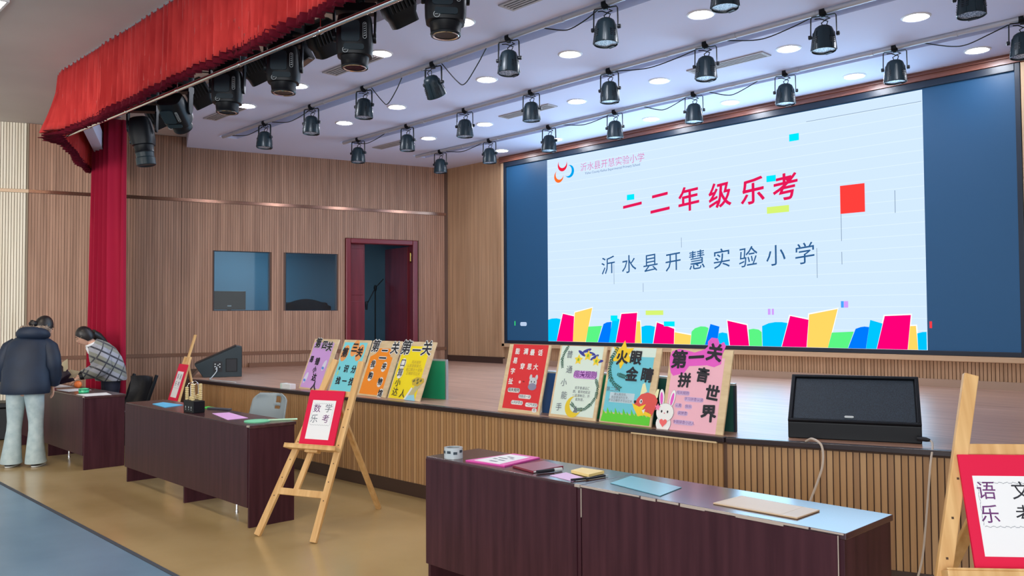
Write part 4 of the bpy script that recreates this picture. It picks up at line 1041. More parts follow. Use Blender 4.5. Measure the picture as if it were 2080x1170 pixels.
t = thing('plastic_chair', 'grey moulded plastic chair behind the desk with the counting frame', 'chair', (-7.20, 3.66, 0), (0, 0, R(200)))
gb = MB(); nu, nv = 16, 12
for j in range(nv+1):
    v = j/nv; z = 0.50 + 0.34*v
    w = 0.225*(1 - 0.10*v)*(1 if v < 0.8 else 1-0.35*((v-0.8)/0.2)**2)
    for i in range(nu+1):
        u = i/nu*2-1
        gb.v.append(Vector((u*w, -0.20 - 0.10*v + 0.06*u*u, z)))
for j in range(nv):
    for i in range(nu):
        if 9 <= j <= 10 and 4 <= i <= 6: continue
        if 7 <= j <= 7 and 4 <= i <= 6: continue
        a = j*(nu+1)+i; gb.f.append((a, a+1, a+nu+2, a+nu+1))
sol(gb.make('backrest', m_greyplastic, t, smooth=True), 0.008)
loft(MB(), [superring(0.21, 0.20, 0.42, e=4), superring(0.22, 0.21, 0.43, e=4), superring(0.22, 0.21, 0.445, e=4), superring(0.20, 0.19, 0.452, e=4)]).make('seat', m_greyplastic, t, smooth=True)
for s in (-1, 1):
    MB().tube([(s*0.20, -0.24, 0.0), (s*0.19, -0.17, 0.42), (s*0.195, -0.20, 0.55)], 0.012, 10).make('rear_leg', m_chrome, t, smooth=True)
    MB().tube([(s*0.20, 0.22, 0.0), (s*0.18, 0.17, 0.42)], 0.012, 10).make('front_leg', m_chrome, t, smooth=True)

# ------------------------------------------------------------------ wedge speakers, small stage things
def wedge(name, label, loc, ang, prof, width, grille=True):
    t = thing(name, label, 'speaker', loc, (0, 0, ang), 'wedge stage monitors')
    return t
# right one: faces the hall; local x along its width, y to the back
a = math.atan2(0.278, 0.656)
t = thing('stage_monitor', 'wide black wedge monitor on the stage edge, grille facing the hall', 'speaker', (-2.565, 4.80, 0.8), (0, 0, a), 'wedge stage monitors')
W_ = 0.735
def side(mb, x0, x1, pr):
    i = len(mb.v); n = len(pr)
    for x in (x0, x1): mb.v += [Vector((x, y, z)) for y, z in pr]
    mb.f.append(tuple(i+k for k in reversed(range(n)))); mb.f.append(tuple(i+n+k for k in range(n)))
    for k in range(n):
        j = (k+1) % n; mb.f.append((i+k, i+j, i+n+j, i+n+k))
    return mb
PR = [(0, 0), (0.42, 0), (0.44, 0.05), (0.36, 0.345), (0.34, 0.352), (0, 0.098)]
side(MB(), 0, W_, PR).make('cabinet', m_black, t, bevel=0.006)
sl = math.atan2(0.352-0.098, 0.34); gm = Matrix.Translation((0, 0, 0.098)) @ Matrix.Rotation(sl, 4, 'X')
Lg = math.hypot(0.34, 0.254)
MB().bx(0.03, W_-0.03, 0.03, Lg-0.03, -0.004, 0.006).xf(gm).make('grille', vary(mat('perforated_black_grille', (30, 42, 54), 0.6), (22, 32, 42), (40, 54, 68), size=260, detail=1, lo=0.45, hi=0.55), t)
MB().bx(0.0, W_, 0.0, 0.018, 0.0, 0.016).bx(0.0, W_, Lg-0.022, Lg, 0.0, 0.016).bx(0.0, 0.022, 0.018, Lg-0.022, 0.0, 0.016).bx(W_-0.022, W_, 0.018, Lg-0.022, 0.0, 0.016).xf(gm).make('rim', m_black, t, bevel=0.003)
bp = [(x, z) for x, z in rrect(-0.026, 0.026, -0.008, 0.008, 0.0079)]
MB().extr(bp, -0.004, 0.0).xf(gm @ Matrix.Translation((W_*0.47, 0.052, 0.0065)) @ Matrix.Rotation(R(-90), 4, 'X')).make('badge', m_logo, t, label='small pale oval badge')
for cx_, rr_ in ():
    MB().lathe([(rr_, 0), (rr_, 0.0025), (rr_*0.96, 0.003)], 32).xf(gm @ Matrix.Translation((cx_, Lg/2+0.01, 0.0055))).make('driver_outline', m_black, t)
# left one: seen from its side
a = R(64)
t = thing('stage_monitor', 'black wedge monitor in profile at the far left stage corner', 'speaker', (-10.36, 4.535, 0.8), (0, 0, a), 'wedge stage monitors')
pr = [(0.06, 0), (0.52, 0), (0.52, 0.37), (0.455, 0.385), (-0.045, 0.16)]
MB().extr(pr, 0, 0.56).make('cabinet', m_black2, t, bevel=0.006)
d = Vector((0.50, 0.225)).normalized(); nn = Vector((-d.y, d.x))
gpts = [Vector((-0.04, 0.163)), Vector((0.45, 0.383))]
MB().extr([(gpts[0].x, gpts[0].y), (gpts[1].x, gpts[1].y), (gpts[1].x+nn.x*0.012, gpts[1].y+nn.y*0.012), (gpts[0].x+nn.x*0.012, gpts[0].y+nn.y*0.012)], 0.02, 0.54).make('grille', m_black, t)
MB().bx(0.175, 0.285, -0.003, 0.004, 0.07, 0.20).make('jack_plate', m_cable, t)
jk = MB()
for x, z in ((0.20, 0.165), (0.20, 0.135), (0.235, 0.15), (0.255, 0.165), (0.255, 0.13), (0.21, 0.105)): jk.box((x, -0.005, z), (0.016, 0.006, 0.014))
jk.make('jack', m_logo, t)
hw = MB().bx(0.335, 0.455, -0.004, 0.002, 0.075, 0.225).make('handle_cup', m_cable, t)
fr = MB().bx(0.325, 0.465, -0.006, 0.0, 0.065, 0.075).bx(0.325, 0.465, -0.006, 0.0, 0.225, 0.235).bx(0.325, 0.335, -0.006, 0.0, 0.075, 0.225).bx(0.455, 0.465, -0.006, 0.0, 0.075, 0.225).make('handle_rim', m_black, hw)
m_cream_cable = mat('cream_cable', (198, 184, 172), 0.5)
cable([(-2.40, 4.70, 0.806), (-2.34, 4.66, 0.83), (-2.275, 4.64, 0.80), (-2.27, 4.64, 0.70), (-2.30, 4.64, 0.60), (-2.36, 4.62, 0.42), (-2.40, 4.60, 0.20), (-2.42, 4.58, 0.012)], 'cream cable hanging over the stage edge in front of the wedge monitor', None, 0.007, m_cream_cable)
cable([(-1.885, 5.06, 0.835), (-1.83, 5.05, 0.83), (-1.78, 4.94, 0.81), (-1.765, 4.86, 0.72), (-1.78, 4.83, 0.45), (-1.80, 4.80, 0.20), (-1.84, 4.74, 0.012)], 'pale cable hanging from the right end of the wedge monitor', None, 0.006, m_cream_cable)
t = thing('cable_plug', 'black plug at the right end of the wedge monitor', 'plug', (-1.90, 5.055, 0.835), (0, 0, R(-10)))
MB().tube([(0, 0, 0), (0.05, 0, 0), (0.07, 0, -0.002)], [0.014, 0.013, 0.008], 10).make('plug', m_cable, t, smooth=True)
cable([(-10.24, 4.72, 0.93), (-10.20, 4.70, 0.88), (-10.15, 4.62, 0.815), (-9.85, 4.46, 0.808), (-9.5, 4.46, 0.808), (-9.2, 4.47, 0.808)], 'grey cable trailing from the far left wedge monitor', None, 0.006, m_logo)
t = thing('small_carton', 'small white carton lying at the stage edge left of the purple poster', 'carton', (-8.04, 4.485, 0.8), (0, 0, R(4)))
MB().bx(-0.09, 0.09, -0.035, 0.035, 0, 0.055).make('carton', m_white, t, bevel=0.004)
MB().bx(-0.092, -0.06, -0.037, 0.037, 0.0, 0.057).make('end_flap', mat('greenish_white', (206, 222, 216), 0.5), t)
t = thing('black_case', 'low black equipment case at the foot of the pale wall', 'case', (-12.62, 2.80, 0.002), (0, 0, R(68)))
MB().bx(-0.35, 0.35, -0.22, 0.22, 0.0, 0.40).make('body', m_black, t, bevel=0.012)
MB().bx(-0.35, 0.35, -0.22, 0.22, 0.404, 0.47).make('lid', m_black, t, bevel=0.012)

# ------------------------------------------------------------------ control room fittings
t = thing('control_desk', 'plain desk in the control room under the windows', 'desk', tuple(lwall(-2.8, 0.62, 0.8)), (0, 0, LROT))
MB().bx(-1.35, 1.2, -0.35, 0.35, 0.76, 0.80).make('desk_top', m_desk, t)
for x in (-1.3, 1.15): MB().bx(x, x+0.04, -0.33, 0.33, 0, 0.76).make('side_panel', m_desk, t)
t = thing('computer_monitor', 'black computer monitor behind the left control room window', 'monitor', tuple(lwall(-3.45, 0.45, 1.6)), (0, 0, LROT))
MB().bx(-0.245, 0.245, -0.02, 0.02, 0.07, 0.36).make('housing', m_black, t, bevel=0.006)
MB().bx(-0.03, 0.03, -0.024, -0.02, 0.12, 0.14).make('badge', m_logo, t)
MB().bx(-0.03, 0.03, 0.0, 0.03, 0.0, 0.1).bx(-0.12, 0.12, -0.08, 0.08, 0, 0.012).make('stand', m_black, t)
t = thing('mixing_console', 'dark humped mixing console behind the right control room window', 'mixer', tuple(lwall(-2.30, 0.45, 1.6)), (0, 0, LROT))
side(MB(), -0.36, 0.36, [(-0.16, 0), (0.25, 0), (0.25, 0.05), (-0.02, 0.19), (-0.14, 0.17)]).make('body', m_cable, t, bevel=0.01)
pts = [(-0.40+0.8*i/16, 0.12+0.12*math.sin(PI*i/16)) for i in range(17)] + [(0.40, 0.0), (-0.40, 0.0)]
MB().extr(pts[::-1], -0.19, -0.17).make('dust_cover', m_black2, t)
for i in range(5): MB().bx(-0.30+i*0.14, -0.27+i*0.14, -0.2, -0.19, 0.015, 0.03).make('button', m_logo, t)
for k, (s, o, lab) in enumerate([(-0.92, 0.95, 'black microphone stand with a raised boom arm inside the doorway'), (-1.20, 1.05, 'thin short black microphone stand left of the boom stand')]):
    t = thing('microphone_stand', lab, 'stand', tuple(lwall(s, o, 0.8)), (0, 0, LROT + (0.5 if k else 0)), 'microphone stands in the doorway')
    h = 1.25 - 0.35*k
    MB().tube([(0, 0, 0.1), (0, 0, h)], 0.012, 10).make('pole', m_black, t, smooth=True)
    for q in range(3):
        a = q*2.094; MB().tube([(0, 0, 0.20), (0.12*math.cos(a), 0.12*math.sin(a), 0.012)], 0.009, 8).make('leg', m_black, t, smooth=True)
    MB().tube([(0.15, 0, h+0.16), (0, 0, h), (-0.16, 0, h-0.30)] if not k else [(0, 0, h), (0.1, 0, h+0.25)], 0.009, 8).make('boom', m_black, t, smooth=True)
    MB().lathe([(0.02, -0.05), (0.03, 0), (0.02, 0.05)], 10, c=(0, 0, h)).make('clutch', m_black, t, smooth=True)
    MB().lathe([(0.02, -0.08), (0.025, 0.0), (0.03, 0.05), (0.02, 0.07)], 10, c=(-0.16, 0, h-0.30) if not k else (0.1, 0, h+0.3)).make('microphone', m_cable, t, smooth=True)

# ------------------------------------------------------------------ posters leaning on the stage edge
def poster(label, cx, y, W, H, lean):
    p = thing('poster_board', label, 'poster', (cx, y, 0.8015), (-R(lean), 0, 0), 'handmade posters along the stage edge')
    MB().bx(-W/2, W/2, 0, 0.014, 0, H).make('board', m_ply, p, bevel=0.002)
    return p, (lambda a, d: ((a-0.5)*W, H*(1-d)))
def paperq(p, F, m, a0, a1, d0, d1, name='paper', lay=1, r=0.0):
    x0, z1 = F(a0, d0); x1, z0 = F(a1, d1)
    pts = rrect(x0, x1, z0, z1, r) if r else [(x0, z0), (x1, z0), (x1, z1), (x0, z1)]
    return flat(pts, -0.0008*(lay-1), m, name, p, 0.0008)
def word(p, F, s, a, d, size, m, off=0.0, lay=4, tilt=0.0, label=None):
    x, z = F(a, d); return letters(s, x, z, -0.0008*lay-0.0004, size, m, p, off=off, tilt=tilt, label=label)
def halo(p, F, s, a, d, size, m, lay=3, off=0.07, tilt=0.0):
    return word(p, F, s, a, d, size, m, off=off, lay=lay, tilt=tilt)
def pill(p, F, m, a, d, w, h, lay=3, name='caption_strip'):
    x, z = F(a, d); return flat(rrect(x-w/2, x+w/2, z-h/2, z+h/2, h*0.45), -0.0008*(lay-1), m, name, p, 0.0008)
def garland(p, F, pts, lay=3, size=0.020, m=None):
    m = m or mat('dark_green_leaf_paper', (28, 92, 74), 0.6)
    P = [Vector(F(*q)) for q in pts]; D = [0]
    for a, b in zip(P, P[1:]): D.append(D[-1]+(b-a).length)
    mb = MB(); s = 0.0; y = -0.0008*lay
    while s < D[-1]:
        k = max(i for i in range(len(D)-1) if D[i] <= s); t = (s-D[k])/(D[k+1]-D[k]); c = P[k]*(1-t)+P[k+1]*t; d = (P[k+1]-P[k]).normalized()
        for sg in (-1, 1):
            v = (d*0.75 + Vector((-d.y, d.x))*sg*0.75).normalized(); w = Vector((-v.y, v.x))
            L = size*(0.85+0.3*((s*70) % 1)); q = [c, c+v*L*0.5+w*L*0.22, c+v*L, c+v*L*0.5-w*L*0.22]
            mb.poly([(x.x, y, x.y) for x in q])
        s += size*0.62
    for a, b in zip(P, P[1:]):
        d = (b-a).normalized(); w = Vector((-d.y, d.x))*0.0012
        mb.poly([((a+w).x, y, (a+w).y), ((a-w).x, y, (a-w).y), ((b-w).x, y, (b-w).y), ((b+w).x, y, (b+w).y)])
    return mb.make('leaf_garland', m, p, kind='stuff')
def blob(p, F, pts, m, lay, name):
    return flat([F(*q) for q in pts][::-1] if False else [F(*q) for q in pts], -0.0008*(lay-1), m, name, p, 0.0008)
def disc(p, F, a, d, rx, rz, m, lay, name, rot=0.0, n=20, parent=None):
    x, z = F(a, d); c, s = math.cos(rot), math.sin(rot)
    pts = [(x + rx*math.cos(t)*c - rz*math.sin(t)*s, z + rx*math.cos(t)*s + rz*math.sin(t)*c) for t in [2*PI*i/n for i in range(n)]]
    return flat(pts, -0.0008*(lay-1), m, name, parent or p, 0.0008)
def star(cx, cz, r0, r1, n=5, a=PI/2):
    return [(cx+(r0 if i % 2 == 0 else r1)*math.cos(a+PI*i/n), cz+(r0 if i % 2 == 0 else r1)*math.sin(a+PI*i/n)) for i in range(2*n)]
RH, LH = 0.54, 0.553
whitep = mat('poster_white_paper', (238, 240, 240), 0.6)
# -- red poster
p, F = poster('red poster with white characters, leftmost of the right-hand poster row', -4.70, 4.585, 0.455, RH, 15)
paperq(p, F, mat('poster_red_paper', (224, 40, 50), 0.55), 0.10, 0.95, 0.0, 0.95)
for ch, a, d in (('能', .235, .11), ('满', .44, .11), ('最', .60, .12), ('话', .79, .12), ('易', .22, .25), ('字', .205, .41), ('扯', .20, .56), ('穿', .42, .33), ('思', .59, .33), ('大', .74, .33)):
    word(p, F, ch, a, d, 0.052, whitep, off=0.02)
kit = disc(p, F, .735, .55, .042, .040, mat('pale_grey_print_fill', (206, 212, 220), 0.6), 3, 'animal_picture')
for a in (.665, .80): disc(p, F, a, .475, .014, .022, mat('pale_grey_print_fill', (206, 212, 220), 0.6), 3, 'animal_picture_ear')
disc(p, F, .735, .61, .045, .028, mat('grey_violet_fill', (140, 138, 168), 0.6), 4, 'animal_picture_shirt')
for a in (.70, .77): disc(p, F, a, .54, .005, .007, m_ink, 5, 'animal_picture_eye')
disc(p, F, .42, .555, .012, .012, mat('pale_rose', (246, 196, 196), 0.6), 3, 'rose_spot'); disc(p, F, .51, .545, .012, .005, mat('deep_red_spot', (150, 20, 30), 0.6), 3, 'red_spot')
for s, a, d, w, h, sz in (('闯关规则', .31, .68, .135, .036, .032), ('我能说一说', .60, .76, .135, .032, .025), ('认读拼音会', .44, .855, .13, .032, .025), ('一口气读完', .79, .87, .13, .032, .025), ('吧', .88, .94, .05, .032, .025)):
    pill(p, F, whitep, a, d, w, h); word(p, F, s, a, d, sz, m_greyink if sz < .03 else m_ink, lay=4, off=0.01)
# -- mint poster with moon
p, F = poster('mint poster with leaf garlands and a yellow moon, right of the red poster', -4.15, 4.59, 0.455, RH, 15)
paperq(p, F, mat('poster_mint_paper', (222, 240, 230), 0.55), 0.04, 0.94, 0.0, 0.96)
for ch, a, d in (('普', .245, .13), ('通', .29, .34), ('小', .22, .525), ('能', .27, .70), ('手', .195, .865)):
    word(p, F, ch, a, d, 0.062, m_greyink, off=0.004)
navyp = mat('poster_navy_leaf', (54, 60, 160), 0.6); yel = mat('poster_yellow', (250, 220, 60), 0.6)
for a, d, r in ((.60, .06, 0.3), (.70, .10, -0.2), (.78, .15, 0.5), (.50, .10, -0.5), (.88, .20, 0.1)):
    disc(p, F, a, d, .042, .012, navyp, 2, 'navy_leaf', r)
for a, d in ((.45, .19), (.64, .13), (.83, .20)):
    x, z = F(a, d); flat(star(x, z, .042, .022), -0.0016, yel, 'paper_flower', p, .0008); disc(p, F, a, d, .010, .012, mat('poster_leaf_green', (150, 190, 40), 0.6), 4, 'flower_centre')
pill(p, F, mat('poster_lilac', (206, 150, 222), 0.6), .645, .395, .225, .058); word(p, F, '闯关规则', .645, .395, .056, mat('purple_print', (112, 30, 140), 0.6), off=0.006)
for k, s in enumerate(('会字普通话汇', '题，看到地就说', '一定清晰见，并', '能到意。')):
    word(p, F, s, .63, .58+.052*k, .024, m_greyink)
garland(p, F, [(.19, .0), (.12, .10), (.09, .20), (.13, .31)]); garland(p, F, [(.88, .44), (.95, .55), (.94, .68), (.86, .78), (.74, .86), (.58, .87), (.46, .80)])
o = [F(.50+.17*math.cos(t), .84+.17*.84*math.sin(t)) for t in [0.5+PI*1.35*i/18 for i in range(19)]]
i_ = [F(.57+.15*math.cos(t), .80+.14*.84*math.sin(t)) for t in [0.42+PI*1.40*i/18 for i in range(19)]]
mb = MB()
for k in range(18): mb.quad((o[k][0], -.0028, o[k][1]), (o[k+1][0], -.0028, o[k+1][1]), (i_[k+1][0], -.0028, i_[k+1][1]), (i_[k][0], -.0028, i_[k][1]))
mb.make('paper_moon', mat('poster_moon_yellow', (236, 206, 40), 0.5), p)
x, z = F(.56, .89); flat([(x-.02, z-.012), (x+.022, z-.012), (x+.012, z+.012), (x+.004, z+.036), (x-.008, z+.014)], -.003, m_greyink, 'moon_rider', p, .0008)
# -- fox poster
p, F = poster('blue poster with a yellow star, a fox and green grass, third in the right-hand row', -3.672, 4.60, 0.45, RH, 15)
cy = mat('poster_sky_paper', (112, 206, 226), 0.55)
paperq(p, F, mat('poster_mint_paper', (222, 240, 230), 0.55), 0.03, 0.90, 0.0, 0.12); paperq(p, F, cy, 0.05, 0.88, 0.12, 0.86)
x, z = F(.27, .10)
star_m = mat('poster_star_yellow', (252, 212, 36), 0.5)
flat(star(x, z, .105, .055, 6, 0.5), -0.0016, star_m, 'paper_star', p, .0008)
for ch, a, d, t in (('火', .27, .15, -.1), ('眼', .54, .145, .05), ('金', .51, .365, .0), ('睛', .80, .365, .05)):
    word(p, F, ch, a, d, .105, m_ink, off=0.03, lay=5, tilt=t)
garland(p, F, [(.16, .0), (.07, .14), (.05, .30), (.10, .42), (.20, .50), (.32, .55)], 4, .026); garland(p, F, [(.22, .36), (.38, .39), (.48, .37)], 4, .022)
word(p, F, '第二关', .17, .565, .036, m_greyink)
paperq(p, F, mat('poster_pale_label', (196, 220, 232), 0.6), .14, .62, .60, .73, 'caption_strip', 3)
for k, s in enumerate(('请认真找找，', '说出错误的生字，', '并写正确字才可以过关')): word(p, F, s, .36, .625+.04*k, .021, m_greyink)
gr = [F(.03, 1.0 - .02)]; 
gr = [F(.03, .985), F(.97, .985)]
for k in range(12): 
    a = .97 - .94*k/12; gr += [F(a-.005, .86+.02*(k % 2)), F(a-.06, .80+.03*((k*3) % 2)), F(a-.055, .88)]
flat(gr, -0.0016, mat('poster_grass_green', (96, 214, 50), 0.5), 'paper_grass', p, .0008)
fox = mat('poster_fox_red', (226, 84, 80), 0.5); fy = mat('poster_fox_yellow', (250, 214, 40), 0.5); fc = mat('poster_cream', (240, 240, 190), 0.5)
body = blob(p, F, [(.70, .83), (.66, .80), (.63, .74), (.68, .66), (.74, .60), (.86, .57), (1.0, .60), (1.06, .66), (1.04, .76), (.99, .86)], fox, 3, 'paper_fox')
for q in ([(.72, .62), (.74, .47), (.78, .45), (.84, .56)], [(.98, .62), (1.02, .52), (1.06, .52), (1.05, .62), (1.02, .66)]): blob(p, F, q, fc, 2, 'fox_ear')
blob(p, F, [(.60, .72), (.74, .76), (.86, .72), (.80, .80), (.98, .84), (.98, .88), (.86, .86), (.74, .88), (.64, .78)], fy, 5, 'fox_muzzle')
blob(p, F, [(.80, .80), (.86, .78), (.84, .84)], whitep, 6, 'fox_chest'); disc(p, F, .76, .69, .012, .016, whitep, 5, 'fox_eye'); disc(p, F, .765, .69, .005, .009, m_ink, 6, 'fox_pupil'); disc(p, F, .65, .70, .010, .010, m_ink, 5, 'fox_nose')
# -- pink poster
p, F = poster('pink poster with a white rabbit, rightmost and nearest of the posters', -3.135, 4.60, 0.475, RH, 15)
pk = mat('poster_pink_paper', (246, 188, 206), 0.55); mg = mat('poster_magenta_card', (236, 92, 206), 0.5)
paperq(p, F, pk, 0.06, 0.89, 0.10, 1.0)
blob(p, F, [(.02, .22), (.0, .10), (.03, .03), (.14, .0), (.30, .02), (.40, .04), (.55, .0), (.60, -.04), (.59, -.10), (.64, -.15), (.74, -.14), (.78, -.07), (.84, -.10), (.88, -.05), (.84, .06), (.84, .17), (.74, .21), (.62, .19), (.50, .20), (.34, .21), (.27, .30), (.10, .34), (.05, .30)][::-1], mg, 2, 'title_cloud')
for ch, a, d, s, t in (('第', .165, .15, .125, .0), ('一', .44, .115, .12, -.08), ('关', .72, .05, .12, .1), ('拼', .30, .40, .10, .0), ('音', .58, .325, .10, .1), ('世', .765, .535, .105, .1), ('界', .75, .78, .115, -.05)):
    word(p, F, ch, a, d, s, m_ink, off=0.035, lay=4, tilt=t)
vl = mat('violet_print', (150, 110, 170), 0.6); lb_ = mat('poster_label_lilac', (214, 186, 226), 0.6)
for s, a, d, w in (('闯关规则', .30, .545, .10), ('学习拼音认读', .49, .615, .14), ('认真', .255, .70, .05), ('快乐', .42, .705, .05), ('读拼音', .34, .79, .075), ('争做拼音小达人', .38, .90, .145)):
    pill(p, F, lb_, a, d, w+.006, .030, 3); word(p, F, s, a, d, .024, vl, off=0.006)
rb = mat('poster_rabbit_white', (244, 246, 246), 0.5); ol = mat('poster_outline_grey', (120, 126, 136), 0.6)
def rab(a, d, rx, rz, m, lay, nm, rot=0): return disc(p, F, a, d, rx, rz, m, lay, nm, rot)
for a, r in ((-.035, .16), (.145, -.12)):
    rab(a, .62, .022, .058, ol, 4, 'rabbit_ear_outline', r); rab(a, .62, .0205, .0565, rb, 5, 'rabbit_ear', r); rab(a, .63, .011, .042, mg, 6, 'rabbit_inner_ear', r)
rab(.055, .80, .070, .062, ol, 7, 'rabbit_outline'); rab(.055, .80, .0685, .0605, rb, 8, 'paper_rabbit')
rab(.05, .935, .060, .058, ol, 5, 'rabbit_outline'); rab(.05, .935, .0585, .0565, rb, 6, 'rabbit_body')
for a in (.0, .10): rab(a, .79, .006, .009, m_ink, 9, 'rabbit_eye')
rab(.05, .81, .005, .004, mat('rabbit_nose_pink', (220, 120, 140), 0.5), 9, 'rabbit_nose')
x, z = F(.05, .925); hrt = [(x+.030*math.sin(t)**3, z+.0019*(13*math.cos(t)-5*math.cos(2*t)-2*math.cos(3*t)-math.cos(4*t))) for t in [2*PI*i/24 for i in range(24)]]
flat(hrt[::-1], -.0072, mat('poster_heart', (250, 110, 110), 0.5), 'paper_heart', p, .0008)
x, z = F(-.075, .745); flat(star(x, z, .026, .013), -.0075, mat('poster_flower_pink', (250, 130, 180), 0.5), 'paper_flower', p, .0008)

# -- left row
p, F = poster('lilac poster with white rockets and dark characters, leftmost of all the posters', -7.765, 4.585, 0.475, LH, 21)
paperq(p, F, mat('poster_lilac_paper', (212, 164, 232), 0.55), 0.05, 0.86, 0.07, 0.97)
for ch, a, d, s in (('第', .22, .10, .115), ('四', .50, .13, .10), ('关', .72, .16, .11), ('易', .16, .42, .075), ('错', .42, .46, .085), ('小', .42, .62, .07), ('达', .50, .77, .085), ('人', .60, .93, .10)):
    halo(p, F, ch, a, d, s*1.02, whitep, off=.06) if ch in '第四关' else None
    word(p, F, ch, a, d, s, m_ink, off=0.03, lay=5)
for a, d in ((.74, .52), (.16, .78)):
    disc(p, F, a, d, .030, .060, mat('pale_rocket_white', (226, 224, 246), 0.5), 3, 'paper_rocket', -.25); disc(p, F, a-.02, d+.05, .024, .014, mat('rocket_blue', (92, 150, 230), 0.5), 4, 'rocket_band', -.25)
p, F = poster('cyan poster with orange title clouds, between the lilac and orange posters', -7.19, 4.585, 0.475, LH, 21)
paperq(p, F, mat('poster_cyan_paper', (126, 224, 238), 0.55), 0.05, 0.90, 0.05, 0.96)
orn = mat('poster_orange_cloud', (248, 168, 96), 0.5)
for ch, a, d in (('第', .18, .26), ('三', .50, .16), ('关', .72, .24)):
    disc(p, F, a, d, .060, .088, orn, 2, 'title_cloud', -.25); word(p, F, ch, a, d, .105, m_ink, off=0.035, lay=4)
for ch, a, d in (('识', .42, .56), ('分', .70, .56), ('找', .26, .79), ('一', .50, .79), ('找', .75, .79)):
    word(p, F, ch, a, d, .082, m_ink, off=0.03, lay=4)
disc(p, F, .16, .55, .012, .02, m_dkgreen, 3, 'leaf_mark'); disc(p, F, .15, .64, .012, .026, mat('pale_lime', (190, 224, 150), 0.5), 3, 'bottle_mark')
p, F = poster('orange poster with white edged characters in the left-hand poster row', -6.69, 4.59, 0.475, LH, 21)
paperq(p, F, mat('poster_orange_paper', (250, 146, 26), 0.55), 0.08, 0.84, 0.14, 0.97)
blob(p, F, [(.08, .14), (.08, .30), (.24, .24), (.28, .14)], m_ply, 2, 'cut_corner'); blob(p, F, [(.84, .14), (.70, .14), (.76, .28), (.84, .30)], m_ply, 2, 'cut_corner')
for ch, a, d, s in (('第', .17, .12, .13), ('关', .84, .14, .13), ('二', .52, .26, .125)):
    halo(p, F, ch, a, d, s, whitep, off=.075); word(p, F, ch, a, d, s, m_ink, off=0.015, lay=5)
for ch, a, d in (('我', .26, .44), ('来', .66, .47), ('购', .30, .65), ('物', .68, .74), ('馆', .80, .94)):
    disc(p, F, a, d, .040, .050, whitep, 3, 'white_bubble', -.2); word(p, F, ch, a, d, .072, m_ink, off=0.025, lay=5)
p, F = poster('yellow poster with a bouquet picture, rightmost of the left-hand poster row', -6.19, 4.595, 0.48, LH, 21)
paperq(p, F, mat('poster_yellow_paper', (250, 228, 10), 0.55), 0.04, 0.86, 0.08, 0.99)
for ch, a, d, s in (('第', .14, .13, .15), ('一', .48, .17, .13), ('关', .78, .13, .15)):
    halo(p, F, ch, a, d, s, whitep, off=.06, lay=3); word(p, F, ch, a, d, s, m_ink, off=0.012, lay=5)
for ch, a, d in (('口', .18, .39), ('算', .18, .56), ('小', .20, .73), ('达', .20, .89), ('人', .44, .91)):
    if ch in '口算': disc(p, F, a, d, .042, .052, whitep, 3, 'white_bubble', -.15)
    word(p, F, ch, a, d, .085, m_ink, off=0.006, lay=5)
tan = mat('tan_print', (196, 170, 60), 0.6)
for k, s in enumerate(('闯关规则', '认真观察算式，', '能口算出十道题', '正确即可过关')): word(p, F, s, .58, .36+.065*k, .034, tan)
blob(p, F, [(.60, .98), (.62, .86), (.70, .80), (.84, .66), (.98, .66), (.86, .80), (.80, .88), (.84, .98)], mat('bouquet_paper_print', (196, 190, 140), 0.6), 3, 'bouquet_picture')
blob(p, F, [(.60, .66), (.74, .60), (.94, .62), (.98, .68), (.82, .76), (.66, .74)], mat('dried_flower_print', (206, 178, 60), 0.6), 4, 'dried_flowers')
for a, d in ((.68, .67), (.78, .65), (.88, .66), (.80, .70)): disc(p, F, a, d, .016, .012, mat('olive_print', (120, 116, 60), 0.6), 5, 'dried_leaf', .6)
blob(p, F, [(.56, 1.0), (.62, .92), (.80, .90), (.88, 1.0)], mat('ribbon_print', (150, 210, 236), 0.6), 5, 'ribbon')
blob(p, F, [(.52, .99), (.66, .78), (.70, .80), (.58, .99)], whitep, 5, 'ribbon_tail')

# -- chalkboards behind the posters
def chalk(label, cx, y, w, h, m, rz=0, z=0.8005, lean=0, edge=True):
    t = thing('chalkboard', label, 'chalkboard', (cx, y, z), (-R(lean), 0, R(rz)), 'small chalkboards behind the posters')
    MB().bx(-w/2, w/2, 0.0, 0.02, 0.0, h).make('panel', m, t)
    fr = MB().bx(-w/2-.008, w/2+.008, -.004, .024, h, h+.014).make('frame_rail', m_alu, t)
    for s in (-1, 1): MB().bx(s*(w/2+.004)-.006, s*(w/2+.004)+.006, -.004, .024, 0, h).make('frame_stile', m_alu if edge else m_bezel, t)
    return t
chalk('bright green chalkboard showing right of the yellow poster', -6.085, 4.86, 0.32, 0.345, m_green, 6)
chalk('navy backed chalkboard standing behind the yellow poster', -6.33, 4.91, 0.36, 0.33, m_bluebd, 0)
chalk('green chalkboard hidden behind the orange poster', -6.80, 4.86, 0.46, 0.30, m_green, 0)
chalk('blue backed chalkboard between the red and mint posters', -4.36, 4.735, 0.44, 0.31, m_bluebd, 0)
chalk('green chalkboard between the mint and fox posters', -3.82, 4.735, 0.44, 0.32, m_green, 0)
chalk('dark green chalkboard between the fox and pink posters', -3.42, 4.745, 0.40, 0.32, m_dkgreen, 0)
chalk('dark green chalkboard showing right of the pink poster', -3.05, 4.775, 0.24, 0.295, m_dkgreen, 8, edge=False)

